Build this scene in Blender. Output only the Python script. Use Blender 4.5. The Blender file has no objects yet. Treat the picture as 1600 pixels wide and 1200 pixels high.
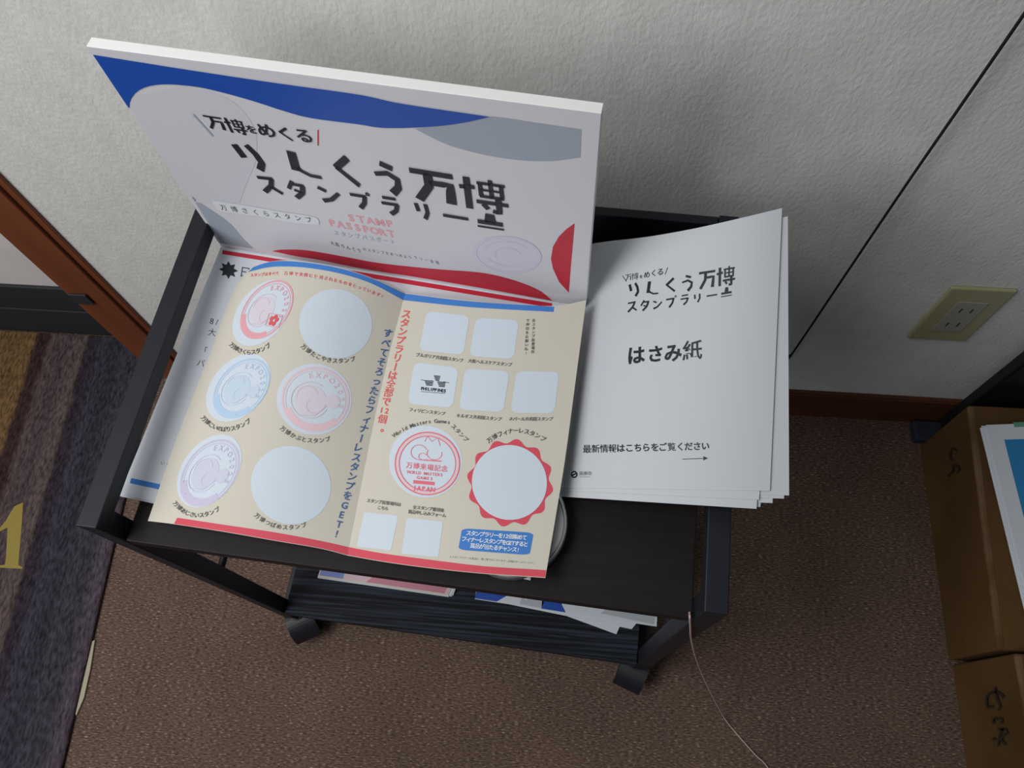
import bpy, math, random
from mathutils import Vector, Matrix
from mathutils.bvhtree import BVHTree
random.seed(7)
S = bpy.context.scene
COL = S.collection
PI = math.pi

# ------------------------------------------------------------------ camera
F = 1200.0            # focal length in pixels of the 1600x1200 frame
H = 1.39              # camera height over the carpet
BX = Vector((0.995324, 0.05889263, -0.07656234))   # world X, Y, Z in camera coordinates (right, down, forward)
BY = Vector((0.08522445, -0.90849845, 0.40910557))
BZ = Vector((-0.04546347, -0.41371758, -0.9092694))
cam_d = bpy.data.cameras.new('camera'); cam = bpy.data.objects.new('camera', cam_d); COL.objects.link(cam)
cam_d.sensor_width = 36; cam_d.lens = 36 * F / 1600; cam_d.clip_start = 0.02
r = Vector((BX[0], BY[0], BZ[0])); d = Vector((BX[1], BY[1], BZ[1])); f = Vector((BX[2], BY[2], BZ[2]))
M = Matrix.Identity(4)
for i in range(3):
    M[i][0] = r[i]; M[i][1] = -d[i]; M[i][2] = -f[i]
M[2][3] = H
cam.matrix_world = M
S.camera = cam
CAM = Vector((0, 0, H))

# ------------------------------------------------------------------ light
S.view_settings.view_transform = 'Standard'
S.view_settings.look = 'None'
S.view_settings.gamma = 1
S.view_settings.exposure = -0.08
S.view_settings.use_curve_mapping = False
W = bpy.data.worlds.new('room_light'); S.world = W; W.use_nodes = True
W.node_tree.nodes['Background'].inputs[0].default_value = (0.80, 0.90, 1.0, 1)
W.node_tree.nodes['Background'].inputs[1].default_value = 0.10
def area(name, loc, target, size, power, color):
    l = bpy.data.lights.new(name, 'AREA'); l.shape = 'RECTANGLE'; l.size, l.size_y = size
    l.energy = power; l.color = color
    o = bpy.data.objects.new(name, l); COL.objects.link(o); o.location = loc
    o.rotation_euler = (Vector(target) - Vector(loc)).to_track_quat('-Z', 'Y').to_euler()
    return o
area('ceiling_light', (-0.95, -0.1, 2.3), (-0.85, 0.0, 0.0), (0.9, 0.5), 18, (1.0, 0.985, 0.965))
area('window_light', (-1.45, -0.85, 1.85), (-0.4, 0.4, 0.6), (1.0, 0.9), 19, (1.0, 0.99, 0.98))

# ------------------------------------------------------------------ helpers
def ray(px, py):
    x, y, z = px - 800, py - 600, F
    return r * x + d * y + f * z
def at(px, py, h):                     # point on the ray h below the camera
    q = ray(px, py)
    return CAM + q * (h / -q.z)
def on_y(px, py, Y):                   # point on the vertical plane y = Y
    q = ray(px, py)
    return CAM + q * (Y / q.y)
def on_x(px, py, X):
    q = ray(px, py)
    return CAM + q * (X / q.x)
def proj(p):
    q = Vector(p) - CAM
    z = q.dot(f)
    return Vector((800 + F * q.dot(r) / z, 600 + F * q.dot(d) / z))

def lin(c):
    return tuple(((v / 255) / 12.92 if v / 255 <= 0.04045 else ((v / 255 + 0.055) / 1.055) ** 2.4) for v in c)
MATS = {}
def mat(name, rgb, rough=0.6, metal=0.0, spec=0.5):
    m = bpy.data.materials.new(name); m.use_nodes = True
    b = m.node_tree.nodes['Principled BSDF']
    b.inputs['Base Color'].default_value = (*lin(rgb), 1)
    b.inputs['Roughness'].default_value = rough
    b.inputs['Metallic'].default_value = metal
    b.inputs['Specular IOR Level'].default_value = spec
    MATS[name] = m
    return m
def nn(m, t, **k):
    n = m.node_tree.nodes.new(t)
    for a, v in k.items(): setattr(n, a, v)
    return n
def lk(m, a, b): m.node_tree.links.new(a, b)
def noise_mix(m, c1, c2, scale, vec=(1, 1, 1), detail=3, lo=0.35, hi=0.65, bump=0.0, bscale=None, bdist=0.002, rot=0.0):
    b = m.node_tree.nodes['Principled BSDF']
    tc = nn(m, 'ShaderNodeTexCoord'); mp = nn(m, 'ShaderNodeMapping')
    mp.inputs['Scale'].default_value = vec; mp.inputs['Rotation'].default_value = (0, 0, rot)
    lk(m, tc.outputs['Object'], mp.inputs['Vector'])
    n = nn(m, 'ShaderNodeTexNoise'); n.inputs['Scale'].default_value = scale; n.inputs['Detail'].default_value = detail
    lk(m, mp.outputs[0], n.inputs['Vector'])
    cr = nn(m, 'ShaderNodeValToRGB')
    cr.color_ramp.elements[0].position = lo; cr.color_ramp.elements[0].color = (*lin(c1), 1)
    cr.color_ramp.elements[1].position = hi; cr.color_ramp.elements[1].color = (*lin(c2), 1)
    lk(m, n.outputs['Fac'], cr.inputs[0]); lk(m, cr.outputs[0], b.inputs['Base Color'])
    if bump:
        n2 = nn(m, 'ShaderNodeTexNoise'); n2.inputs['Scale'].default_value = bscale or scale; n2.inputs['Detail'].default_value = 4
        lk(m, mp.outputs[0], n2.inputs['Vector'])
        bp = nn(m, 'ShaderNodeBump'); bp.inputs['Strength'].default_value = bump; bp.inputs['Distance'].default_value = bdist
        lk(m, n2.outputs['Fac'], bp.inputs['Height']); lk(m, bp.outputs[0], b.inputs['Normal'])
    return m

def tag(o, label=None, cat=None, group=None, kind=None):
    if label: o['label'] = label
    if cat: o['category'] = cat
    if group: o['group'] = group
    if kind: o['kind'] = kind
    return o
def empty(name, loc):
    o = bpy.data.objects.new(name, None); COL.objects.link(o); o.location = loc; o.empty_display_size = 0.05
    return o
WORLD_LOC = {}
def mesh(name, verts, faces, m, parent=None, origin=None, smooth=False):
    base = WORLD_LOC.get(parent.name, Vector(parent.location)) if parent else Vector((0, 0, 0))
    org = Vector(origin) if origin is not None else (base if parent else Vector((0, 0, 0)))
    me = bpy.data.meshes.new(name)
    me.from_pydata([tuple(Vector(v) - org) for v in verts], [], faces)
    me.materials.append(m)
    if smooth:
        for p in me.polygons: p.use_smooth = True
    me.update()
    o = bpy.data.objects.new(name, me); COL.objects.link(o)
    if parent: o.parent = parent; o.location = org - base
    else: o.location = org
    WORLD_LOC[o.name] = org
    return o
class MB:
    def __init__(s): s.v = []; s.f = []
    def add(s, vs, fs):
        n = len(s.v); s.v += [Vector(v) for v in vs]; s.f += [tuple(i + n for i in q) for q in fs]
    def hexa(s, c):       # eight corners: bottom ring 0-3, top ring 4-7
        s.add(c, [(0, 3, 2, 1), (4, 5, 6, 7), (0, 1, 5, 4), (1, 2, 6, 5), (2, 3, 7, 6), (3, 0, 4, 7)])
    def box(s, lo, hi, T=lambda p: p):
        x0, y0, z0 = lo; x1, y1, z1 = hi
        s.hexa([T(Vector(p)) for p in ((x0, y0, z0), (x1, y0, z0), (x1, y1, z0), (x0, y1, z0), (x0, y0, z1), (x1, y0, z1), (x1, y1, z1), (x0, y1, z1))])
    def cyl(s, a, b, ra, rb=None, n=20, cap=True):
        a = Vector(a); b = Vector(b); rb = ra if rb is None else rb
        w = (b - a).normalized(); u = w.orthogonal().normalized(); v = w.cross(u)
        vs = []
        for p, rr in ((a, ra), (b, rb)):
            for i in range(n):
                t = 2 * PI * i / n; vs.append(p + u * math.cos(t) * rr + v * math.sin(t) * rr)
        fs = [(i, (i + 1) % n, n + (i + 1) % n, n + i) for i in range(n)]
        if cap: fs += [tuple(range(n - 1, -1, -1)), tuple(range(n, 2 * n))]
        s.add(vs, fs)
    def build(s, name, m, parent=None, origin=None, bevel=0, smooth=False, seg=2):
        o = mesh(name, s.v, s.f, m, parent, origin, smooth)
        if bevel:
            b = o.modifiers.new('bevel', 'BEVEL'); b.width = bevel; b.segments = seg; b.limit_method = 'ANGLE'
        return o
def tube(name, pts, rad, m, parent=None, origin=None, n=8):
    vs = []; fs = []
    P = [Vector(p) for p in pts]
    for i, p in enumerate(P):
        t = (P[min(i + 1, len(P) - 1)] - P[max(i - 1, 0)]).normalized()
        u = t.cross(Vector((0, 0, 1)))
        u = u.normalized() if u.length > 1e-3 else Vector((1, 0, 0))
        v = t.cross(u)
        vs += [p + u * math.cos(2 * PI * k / n) * rad + v * math.sin(2 * PI * k / n) * rad for k in range(n)]
    for i in range(len(P) - 1):
        fs += [(i * n + k, i * n + (k + 1) % n, (i + 1) * n + (k + 1) % n, (i + 1) * n + k) for k in range(n)]
    fs += [tuple(range(n)), tuple(range((len(P) - 1) * n, len(P) * n))]
    return mesh(name, vs, fs, m, parent, origin, True)
def smooth_path(pts, k=8):             # Catmull-Rom through the points
    P = [Vector(p) for p in pts]; P = [P[0] * 2 - P[1]] + P + [P[-1] * 2 - P[-2]]; out = []
    for i in range(1, len(P) - 2):
        for j in range(k):
            t = j / k; a, b, c, e = P[i - 1:i + 3]
            out.append(0.5 * ((2 * b) + (c - a) * t + (2 * a - 5 * b + 4 * c - e) * t * t + (3 * b - a - 3 * c + e) * t ** 3))
    return out + [P[-2]]

# ------------------------------------------------------------------ materials
m_wall = noise_mix(mat('wallpaper', (222, 222, 219), 0.85, spec=0.2), (219, 219, 216), (226, 226, 223), 40, (1, 1, .6), bump=0.42, bscale=210, bdist=0.0024)
m_wall2 = noise_mix(mat('plain_wallpaper', (222, 216, 214), 0.85, spec=0.2), (217, 211, 209), (225, 220, 218), 8, bump=0.15, bscale=60)
m_brown = noise_mix(mat('brown_wood', (112, 58, 30), 0.5), (104, 54, 30), (128, 70, 40), 14, (1, 1, .12), bump=0.1, bscale=60)
m_base = noise_mix(mat('baseboard_wood', (92, 44, 24), 0.5), (76, 40, 24), (94, 52, 32), 14, (.12, 1, 1))
m_dkbase = mat('black_rubber', (38, 40, 44), 0.7)
def carpet_mat():
    m = mat('brown_carpet', (100, 80, 68), 1.0, spec=0.05)
    b = m.node_tree.nodes['Principled BSDF']
    tc = nn(m, 'ShaderNodeTexCoord'); mp = nn(m, 'ShaderNodeMapping'); mp.inputs['Scale'].default_value = (.45, 1.5, 1)
    lk(m, tc.outputs['Object'], mp.inputs['Vector'])
    n = nn(m, 'ShaderNodeTexNoise'); n.inputs['Scale'].default_value = 330; n.inputs['Detail'].default_value = 2
    n3 = nn(m, 'ShaderNodeTexNoise'); n3.inputs['Scale'].default_value = 6
    lk(m, mp.outputs[0], n.inputs['Vector']); lk(m, tc.outputs['Object'], n3.inputs['Vector'])
    cr = nn(m, 'ShaderNodeValToRGB'); e = cr.color_ramp.elements
    e[0].position = .30; e[0].color = (*lin((70, 57, 50)), 1)
    e[1].position = .5; e[1].color = (*lin((106, 88, 79)), 1)
    x = e.new(.62); x.color = (*lin((116, 97, 87)), 1)
    x = e.new(.74); x.color = (*lin((178, 160, 142)), 1)
    lk(m, n.outputs['Fac'], cr.inputs[0])
    mx = nn(m, 'ShaderNodeMix', data_type='RGBA', blend_type='MULTIPLY'); mx.inputs[0].default_value = 1
    cr2 = nn(m, 'ShaderNodeValToRGB'); cr2.color_ramp.elements[0].position = .3; cr2.color_ramp.elements[0].color = (.82, .80, .80, 1)
    cr2.color_ramp.elements[1].position = .7; cr2.color_ramp.elements[1].color = (1.05, 1.02, 1, 1)
    lk(m, n3.outputs['Fac'], cr2.inputs[0])
    lk(m, cr.outputs[0], mx.inputs[6]); lk(m, cr2.outputs[0], mx.inputs[7]); lk(m, mx.outputs[2], b.inputs['Base Color'])
    bp = nn(m, 'ShaderNodeBump'); bp.inputs['Strength'].default_value = .6; bp.inputs['Distance'].default_value = .003
    lk(m, n.outputs['Fac'], bp.inputs['Height']); lk(m, bp.outputs[0], b.inputs['Normal'])
    return m
m_carpet = carpet_mat()
def rug_mat():
    m = mat('striped_rug', (70, 64, 70), 1.0, spec=0.05)
    b = m.node_tree.nodes['Principled BSDF']
    tc = nn(m, 'ShaderNodeTexCoord'); sp = nn(m, 'ShaderNodeSeparateXYZ'); lk(m, tc.outputs['Object'], sp.inputs[0])
    # object x runs from 0 at the right border to -1 at the far left; small wobble
    nz = nn(m, 'ShaderNodeTexNoise'); nz.inputs['Scale'].default_value = 25; lk(m, tc.outputs['Object'], nz.inputs['Vector'])
    wob = nn(m, 'ShaderNodeMath', operation='MULTIPLY_ADD'); wob.inputs[1].default_value = .012
    lk(m, nz.outputs['Fac'], wob.inputs[0]); lk(m, sp.outputs['X'], wob.inputs[2])
    rg = nn(m, 'ShaderNodeMath', operation='ADD'); rg.inputs[1].default_value = .994; lk(m, wob.outputs[0], rg.inputs[0])
    cr = nn(m, 'ShaderNodeValToRGB'); el = cr.color_ramp; el.interpolation = 'LINEAR'
    stops = [(0, (84, 70, 68)), (.18, (74, 64, 68)), (.2, (50, 50, 58)), (.4, (60, 58, 68)), (.42, (84, 72, 72)), (.56, (80, 70, 70)), (.58, (88, 72, 50)), (.725, (108, 84, 56)), (.735, (58, 42, 42)), (.755, (58, 42, 42)), (.765, (84, 72, 72)), (.80, (74, 64, 68)), (.82, (88, 77, 76)), (.838, (86, 75, 74)),
             (.845, (52, 44, 50)), (.865, (52, 46, 56)), (.875, (60, 58, 68)), (.91, (50, 50, 58)), (.93, (62, 59, 68)), (.96, (58, 56, 64)), (.985, (80, 72, 82)), (1, (66, 56, 62))]
    el.elements[0].position = 0; el.elements[0].color = (*lin(stops[0][1]), 1)
    el.elements[1].position = 1; el.elements[1].color = (*lin(stops[-1][1]), 1)
    for p, c in stops[1:-1]:
        x = el.elements.new(p); x.color = (*lin(c), 1)
    lk(m, rg.outputs[0], cr.inputs[0])
    mp = nn(m, 'ShaderNodeMapping'); mp.inputs['Scale'].default_value = (1, .35, 1); lk(m, tc.outputs['Object'], mp.inputs['Vector'])
    n = nn(m, 'ShaderNodeTexNoise'); n.inputs['Scale'].default_value = 220; n.inputs['Detail'].default_value = 3; lk(m, mp.outputs[0], n.inputs['Vector'])
    c2 = nn(m, 'ShaderNodeValToRGB'); c2.color_ramp.elements[0].position = .3; c2.color_ramp.elements[0].color = (.45, .45, .45, 1)
    c2.color_ramp.elements[1].position = .7; c2.color_ramp.elements[1].color = (1.45, 1.45, 1.45, 1)
    lk(m, n.outputs['Fac'], c2.inputs[0])
    mx = nn(m, 'ShaderNodeMix', data_type='RGBA', blend_type='MULTIPLY'); mx.inputs[0].default_value = 1
    lk(m, cr.outputs[0], mx.inputs[6]); lk(m, c2.outputs[0], mx.inputs[7]); lk(m, mx.outputs[2], b.inputs['Base Color'])
    bp = nn(m, 'ShaderNodeBump'); bp.inputs['Strength'].default_value = .6; bp.inputs['Distance'].default_value = .003
    lk(m, n.outputs['Fac'], bp.inputs['Height']); lk(m, bp.outputs[0], b.inputs['Normal'])
    return m
m_rug = rug_mat()
m_frame = noise_mix(mat('black_painted_wood', (26, 29, 37), 0.5, spec=.35), (20, 23, 31), (26, 29, 38), 9, (1, .15, 1))
def grain(name, c1, c2, rough, bump, gs=150, sx=.05):
    m = mat(name, c1, rough, spec=.22)
    b = m.node_tree.nodes['Principled BSDF']
    tc = nn(m, 'ShaderNodeTexCoord'); mp = nn(m, 'ShaderNodeMapping'); mp.inputs['Scale'].default_value = (sx, 1, 1)
    lk(m, tc.outputs['Object'], mp.inputs['Vector'])
    n = nn(m, 'ShaderNodeTexNoise'); n.inputs['Scale'].default_value = gs; n.inputs['Detail'].default_value = 2; n.inputs['Distortion'].default_value = .3
    lk(m, mp.outputs[0], n.inputs['Vector'])
    cr = nn(m, 'ShaderNodeValToRGB'); cr.color_ramp.elements[0].position = .42; cr.color_ramp.elements[0].color = (*lin(c1), 1)
    cr.color_ramp.elements[1].position = .66; cr.color_ramp.elements[1].color = (*lin(c2), 1)
    lk(m, n.outputs['Fac'], cr.inputs[0]); lk(m, cr.outputs[0], b.inputs['Base Color'])
    bp = nn(m, 'ShaderNodeBump'); bp.inputs['Strength'].default_value = bump; bp.inputs['Distance'].default_value = .0015
    lk(m, n.outputs['Fac'], bp.inputs['Height']); lk(m, bp.outputs[0], b.inputs['Normal'])
    return m
m_shelf = grain('dark_shelf', (27, 22, 25), (32, 27, 29), .55, .05)
m_shelf2 = grain('ribbed_black_shelf', (10, 12, 17), (46, 52, 66), .7, .6, 300, .02)
m_plastic = mat('black_plastic', (24, 27, 33), 0.45, spec=.4)
m_ivory = mat('ivory_plastic', (168, 164, 124), 0.4)
m_socket = mat('socket_face', (160, 158, 146), 0.45)
m_slot = mat('socket_slot', (70, 66, 56), 0.8)
m_card = noise_mix(mat('cardboard', (150, 108, 62), 0.9, spec=0.1), (84, 62, 36), (100, 74, 44), 5, bump=.2, bscale=30)
m_cardw = noise_mix(mat('worn_cardboard', (170, 130, 90), 0.9, spec=.1), (88, 64, 40), (118, 94, 70), 18)
m_tin = mat('tin_metal', (176, 178, 180), 0.32, 0.7)
m_board = mat('board_sheet', (213, 213, 220), 0.35)
m_foam = mat('foam_edge', (240, 240, 240), 0.8)
m_film = mat('clear_film', (215, 218, 225), 0.25)
m_paper = mat('white_paper', (212, 218, 226), 0.8, spec=.2)
m_paperS = mat('white_copy_paper', (196, 201, 207), 0.8, spec=.2)
m_beige = mat('beige_print', (208, 204, 191), 0.7, spec=.2)
m_blue = mat('blue_print', (70, 130, 205), 0.6, spec=.2)
m_navy = mat('deep_blue_print', (28, 78, 172), 0.4)
m_red = mat('red_print', (214, 84, 100), 0.6, spec=.2)
m_crim = mat('crimson_print', (196, 38, 62), 0.4)
m_black = mat('black_ink', (30, 32, 40), 0.5)
m_grayink = mat('gray_ink', (120, 124, 124), 0.6)
m_darkink = mat('caption_ink', (78, 80, 80), 0.6)
m_redink = mat('red_ink', (222, 92, 90), 0.6)
m_pink = mat('pink_ink', (228, 166, 174), 0.6)
m_pinkpale = mat('pale_pink_ink', (222, 198, 206), 0.6)
m_pinkmid = mat('soft_pink_ink', (226, 198, 205), 0.6)
m_blueink = mat('blue_ink', (72, 106, 158), 0.6)
m_ltblue = mat('light_blue_ink', (180, 208, 234), 0.6)
m_palblue = mat('pale_blue_ink', (196, 216, 236), 0.6)
m_lav = mat('lavender_ink', (200, 195, 220), 0.6)
m_lavp = mat('pale_lavender_ink', (208, 204, 224), 0.6)
m_space = mat('stamp_space_white', (208, 220, 232), 0.75, spec=.2)
m_bgray = mat('blue_gray_print', (160, 170, 184), 0.4)
m_bgray2 = mat('soft_gray_print', (207, 208, 216), 0.4)
m_t4 = mat('faint_violet', (210, 208, 222), .5)
m_label = mat('white_label', (222, 226, 232), 0.4)
m_white = mat('white_ink', (236, 240, 244), 0.6)
m_crimstamp = mat('stamp_red', (226, 110, 124), 0.6)
m_cord = mat('black_cord', (16, 17, 20), 0.6)
m_wire = mat('pinkish_wire', (188, 160, 152), 0.5)
m_yel = mat('yellow_yarn', (150, 134, 72), 1.0, spec=.05)
m_tape = mat('pale_tape', (168, 160, 136), 0.6)
m_cyan = mat('cyan_print', (46, 132, 190), 0.5)
m_green = mat('green_print', (96, 158, 132), 0.5)
m_marker = mat('marker_ink', (38, 30, 22), 0.7)
m_navycase = mat('navy_fabric', (38, 44, 58), 0.8)
m_cab = mat('black_cabinet', (16, 17, 19), 0.6)

# ------------------------------------------------------------------ the setting
WY = 0.4350 * H           # front plane of the main wall
LWY = 0.4985 * H          # plane of the wall left of the post
def setting(mb, name, m, **k): return tag(mb.build(name, m, **k), kind='structure')
b = MB(); b.box((-3.2, -2.6, -.05), (3.2, WY + .3, 0)); setting(b, 'floor', m_carpet)
b = MB(); b.box((-.80, WY, 0), (3.2, WY + .14, 2.5)); setting(b, 'wall_back', m_wall)
b = MB(); b.box((-3.2, LWY, 0), (-.80, LWY + .07, 2.5)); setting(b, 'wall_left', m_wall2)
b = MB(); b.box((-.758 * H / 1.42, WY - .010, 0), (3.2, WY - .0005, .094)); b.box((-.758 * H / 1.42, WY - .007, .094), (3.2, WY - .0005, .0975))
setting(b, 'baseboard_back', m_base, bevel=.001)
# brown post where the main wall ends
xr = on_y(223, 497, WY).x; xl = on_y(110, 455, WY).x
b = MB(); b.box((xl + .004, WY - .012, 0), (xr - .012, LWY - .001, 2.5)); b.box((xr - .012, WY - .006, 0), (xr, WY + .02, 2.5))
b.box((xl - .013, WY + .004, .30), (xl + .003, WY + .05, 2.5)); b.box((xl - .001, WY - .004, .0), (xl + .003, LWY - .002, 2.5))
setting(b, 'trim_post', m_brown, bevel=.0015)
# black skirting of the left wall, with a thicker lower band
p = on_y(0, 442, LWY); hb = p.z
b = MB(); b.box((-3.2, LWY - .008, 0), (xl + .002, LWY - .0005, hb)); b.box((-3.2, LWY - .012, 0), (xl, LWY - .008, hb * .55))
setting(b, 'baseboard_left', m_dkbase, bevel=.002)
# low-profile knob-like end of the skirting in front of the post
b = MB(); q = on_y(128, 464, WY - .012)
b.box((q.x - .018, WY - .0165, q.z - .018), (q.x + .014, WY - .0125, q.z + .012)); setting(b, 'trim_end_cap', m_dkbase, bevel=.003)

# ------------------------------------------------------------------ floor mat on the left
a0 = at(178, 848, H - .008); a1 = at(96, 1200, H - .008)
dirm = (a0 - a1); dirm.z = 0; dirm.normalize(); side = Vector((dirm.y, -dirm.x, 0))  # side points right
top = a0 + dirm * ((LWY - .016 - a0.y) / dirm.y)
mat_o = Vector((top.x, top.y, 0))
MM = Matrix(((side.x, dirm.x, 0, mat_o.x), (side.y, dirm.y, 0, mat_o.y), (0, 0, 1, 0), (0, 0, 0, 1)))
def mat_local(name, lo, hi, m, parent=None, bevel=.002):
    mb = MB(); mb.box(lo, hi); me = bpy.data.meshes.new(name); me.from_pydata([tuple(v) for v in mb.v], [], mb.f); me.materials.append(m)
    o = bpy.data.objects.new(name, me); COL.objects.link(o)
    if parent: o.parent = parent
    return o
me = MB(); hx = -1.5
# outline clipped where the wall stands: a rectangle with a slanted far edge along the wall
far = lambda x: -(x * side.y) / dirm.y
vs = [(hx, -1.7, 0), (0, -1.7, 0), (0, far(0), 0), (hx, far(hx), 0)]
vs += [(x, y, .008) for x, y, z in vs]
mmesh = bpy.data.meshes.new('floor_mat'); mmesh.from_pydata(vs, [], [(0, 3, 2, 1), (4, 5, 6, 7), (0, 1, 5, 4), (1, 2, 6, 5), (2, 3, 7, 6), (3, 0, 4, 7)]); mmesh.materials.append(m_rug)
rug = bpy.data.objects.new('floor_mat', mmesh); COL.objects.link(rug); rug.matrix_world = MM
bv = rug.modifiers.new('bevel', 'BEVEL'); bv.width = .003; bv.segments = 2
tag(rug, 'striped floor mat in gold, purple-brown and slate grey along the left wall', 'floor mat')
WORLD_LOC[rug.name] = mat_o
MI = MM.inverted()
def rugpart(name, poly, m, z=.0086, th=.0006):
    v = [MI @ at(x, y, H - z) for x, y in poly]; n = len(v)
    vs = [tuple(q) for q in v] + [(q.x, q.y, q.z - th) for q in v]
    fs = [tuple(range(n)), tuple(range(2 * n - 1, n - 1, -1))] + [(i, (i + 1) % n, n + (i + 1) % n, n + i) for i in range(n)]
    me = bpy.data.meshes.new(name); me.from_pydata(vs, [], fs); me.materials.append(m)
    o = bpy.data.objects.new(name, me); COL.objects.link(o); o.parent = rug
    return o
K = 180 / 1200
rugpart('printed_figure', [(x * K, 740 + y * K) for x, y in [(-60, 640), (60, 490), (150, 340), (240, 300), (230, 480), (205, 780), (190, 950), (235, 975), (228, 992), (-60, 975), (-60, 960), (50, 950), (62, 880), (78, 560), (0, 600)]], m_yel)['label'] = 'yellow woven figure'
# pale strip of tape sticking out from under the mat border
pts = [(148, 1000), (141, 1045), (131, 1090), (119, 1118), (116, 1112), (121, 1080), (128, 1040), (138, 1005)]
v = [at(x, y, H - .004) for x, y in pts]; n = len(v)
o = mesh('tape_strip', v + [q - Vector((0, 0, .0035)) for q in v], [tuple(range(n)), tuple(range(2 * n - 1, n - 1, -1))] + [(i, (i + 1) % n, n + (i + 1) % n, n + i) for i in range(n)], m_tape, origin=(v[3].x, v[3].y, 0))
tag(o, 'pale strip of tape lifting along the mat border on the brown carpet', 'tape')

# ------------------------------------------------------------------ the cart
CXv = Vector((0.99897, -0.045363, 0)); CYv = Vector((0.045363, 0.99897, 0))
def C(p): return CXv * p[0] + CYv * p[1] + Vector((0, 0, p[2]))
hT, hS, hB, hP = .690, .742, 1.245, 1.318          # depths below the camera: top rail, shelf, lower shelf, foot of the posts
P1_, P2_ = at(117, 821, hT), at(1139, 961, hT)
CXv = (P2_ - P1_).normalized(); CYv = Vector((-CXv.y, CXv.x, 0))
XL, XR, YF, TX, TY = P1_.dot(CXv), P2_.dot(CXv), P1_.dot(CYv), .0210, .022
YB = at(1127, 336, hT).dot(CYv)
print('cart', XL, XR, YF, YB)
zT, zS, zB, zP = H - hT, H - hS, H - hB, H - hP
cart = empty('rolling_cart', C(((XL + XR) / 2, (YF + YB) / 2, 0)))
tag(cart, 'low black two-shelf rolling cart on casters against the textured wall', 'cart')
WORLD_LOC[cart.name] = Vector(cart.location)
def cbox(name, lo, hi, m, bevel=.0012, parent=cart):
    mb = MB(); mb.box(lo, hi, C); return mb.build(name, m, parent, bevel=bevel)
for x0 in (XL, XR - TX):
    for y0 in (YF, YB - TY): cbox('post', (x0, y0, zP), (x0 + TX, y0 + TY, zT - .0202), m_frame)
    cbox('top_rail', (x0, YF, zT - .020), (x0 + TX, YB, zT), m_frame)
    cbox('bottom_rail', (x0 + .001, YF + TY, zP + .002), (x0 + TX - .001, YB - TY, zP + .03), m_frame)
    mb = MB(); mb.cyl(C((x0 + TX / 2, YF + TY, .392)), C((x0 + TX / 2, YB - TY, .392)), .0048); mb.build('side_rod', m_frame, cart)
us = cbox('upper_shelf', (XL + TX + .0015, YF + .0005, zS - .017), (XR - TX - .0015, YB - .012, zS), m_shelf)
us['label'] = 'dark brown upper shelf'
ls = cbox('lower_shelf', (XL + TX + .001, YF - .001, zB - .018), (XR - TX - .001, YB - .012, zB), m_shelf2); ls['label'] = 'ribbed black lower shelf'
cbox('back_rail', (XL + TX, YB - .011, zS - .02), (XR - TX, YB, zT - .003), m_frame)
cbox('back_rail', (XL + TX, YB - .011, zB - .02), (XR - TX, YB, zB + .04), m_frame)
for ci, (cx, cy) in enumerate(((XL + .014, YF + .014), (XR - .014, YF + .014), (XL + .014, YB - .016), (XR - .014, YB - .016))):
    # twin hooded caster
    ang = (.5, -.35, .2, -.2)[ci]
    c0 = C((cx, cy, 0)); w = Vector((math.cos(ang), math.sin(ang), 0)); g = Vector((-w.y, w.x, 0)); u = Vector((0, 0, 1))
    cst = empty('caster', c0 - Vector(cart.location)); cst.parent = cart
    WORLD_LOC[cst.name] = c0
    ctr = c0 - g * .010 + u * .0305
    mb = MB(); mb.cyl(c0 + u * .055, c0 + u * zP, .006); mb.cyl(c0 + u * (zP - .006), c0 + u * (zP - .0004), .016); mb.build('stem', m_plastic, cst)
    mb = MB()                        # hood: half barrel over the wheels
    n = 28; vs = []
    for s_ in (-.023, .023):
        for rr in (.0365, .0335):
            for i in range(n + 1):
                t = PI * (-.22 + 1.2 * i / n); vs.append(ctr + w * s_ + g * math.cos(t) * rr + u * math.sin(t) * rr)
    L = n + 1; fs = []
    for i in range(n):
        fs += [(i, i + 1, 2 * L + i + 1, 2 * L + i), (L + i, 3 * L + i, 3 * L + i + 1, L + i + 1), (i, L + i, L + i + 1, i + 1), (2 * L + i, 2 * L + i + 1, 3 * L + i + 1, 3 * L + i)]
    fs += [(0, 2 * L, 3 * L, L), (n, L + n, 3 * L + n, 2 * L + n)]
    mb.add(vs, fs); mb.build('hood', m_plastic, cst, smooth=False)
    for s_ in (-1, 1):
        mb = MB(); mb.cyl(ctr + w * s_ * .004, ctr + w * s_ * .0215, .0302, n=28); mb.build('wheel', m_plastic, cst, bevel=.002)

# ------------------------------------------------------------------ glyphs and flat print
GL = {}
def need_glyphs(chars, bold):
    todo = [(c, bold) for c in chars if (c, bold) not in GL and c not in ' 　']
    tmp = []
    for c, bo in todo:
        if (c, bo) in GL: continue
        GL[(c, bo)] = None
        cu = bpy.data.curves.new('glyph', 'FONT'); cu.body = c; cu.offset = bo; cu.resolution_u = 2; cu.fill_mode = 'FRONT'
        ob = bpy.data.objects.new('glyph', cu); COL.objects.link(ob); tmp.append((c, bo, ob))
    bpy.context.view_layer.update()
    dg = bpy.context.evaluated_depsgraph_get()
    for c, bo, ob in tmp:
        e = ob.evaluated_get(dg); me = e.to_mesh()
        vs = [(v.co.x, v.co.y) for v in me.vertices]; fs = [tuple(p.vertices) for p in me.polygons]
        if vs:
            xs = [v[0] for v in vs]; ys = [v[1] for v in vs]
            w = max(xs) - min(xs)
        else: w = 0; xs = [0]
        GL[(c, bo)] = (vs, fs, min(xs), max(xs)); e.to_mesh_clear()
    for c, bo, ob in tmp:
        cu = ob.data; bpy.data.objects.remove(ob); bpy.data.curves.remove(cu)
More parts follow.
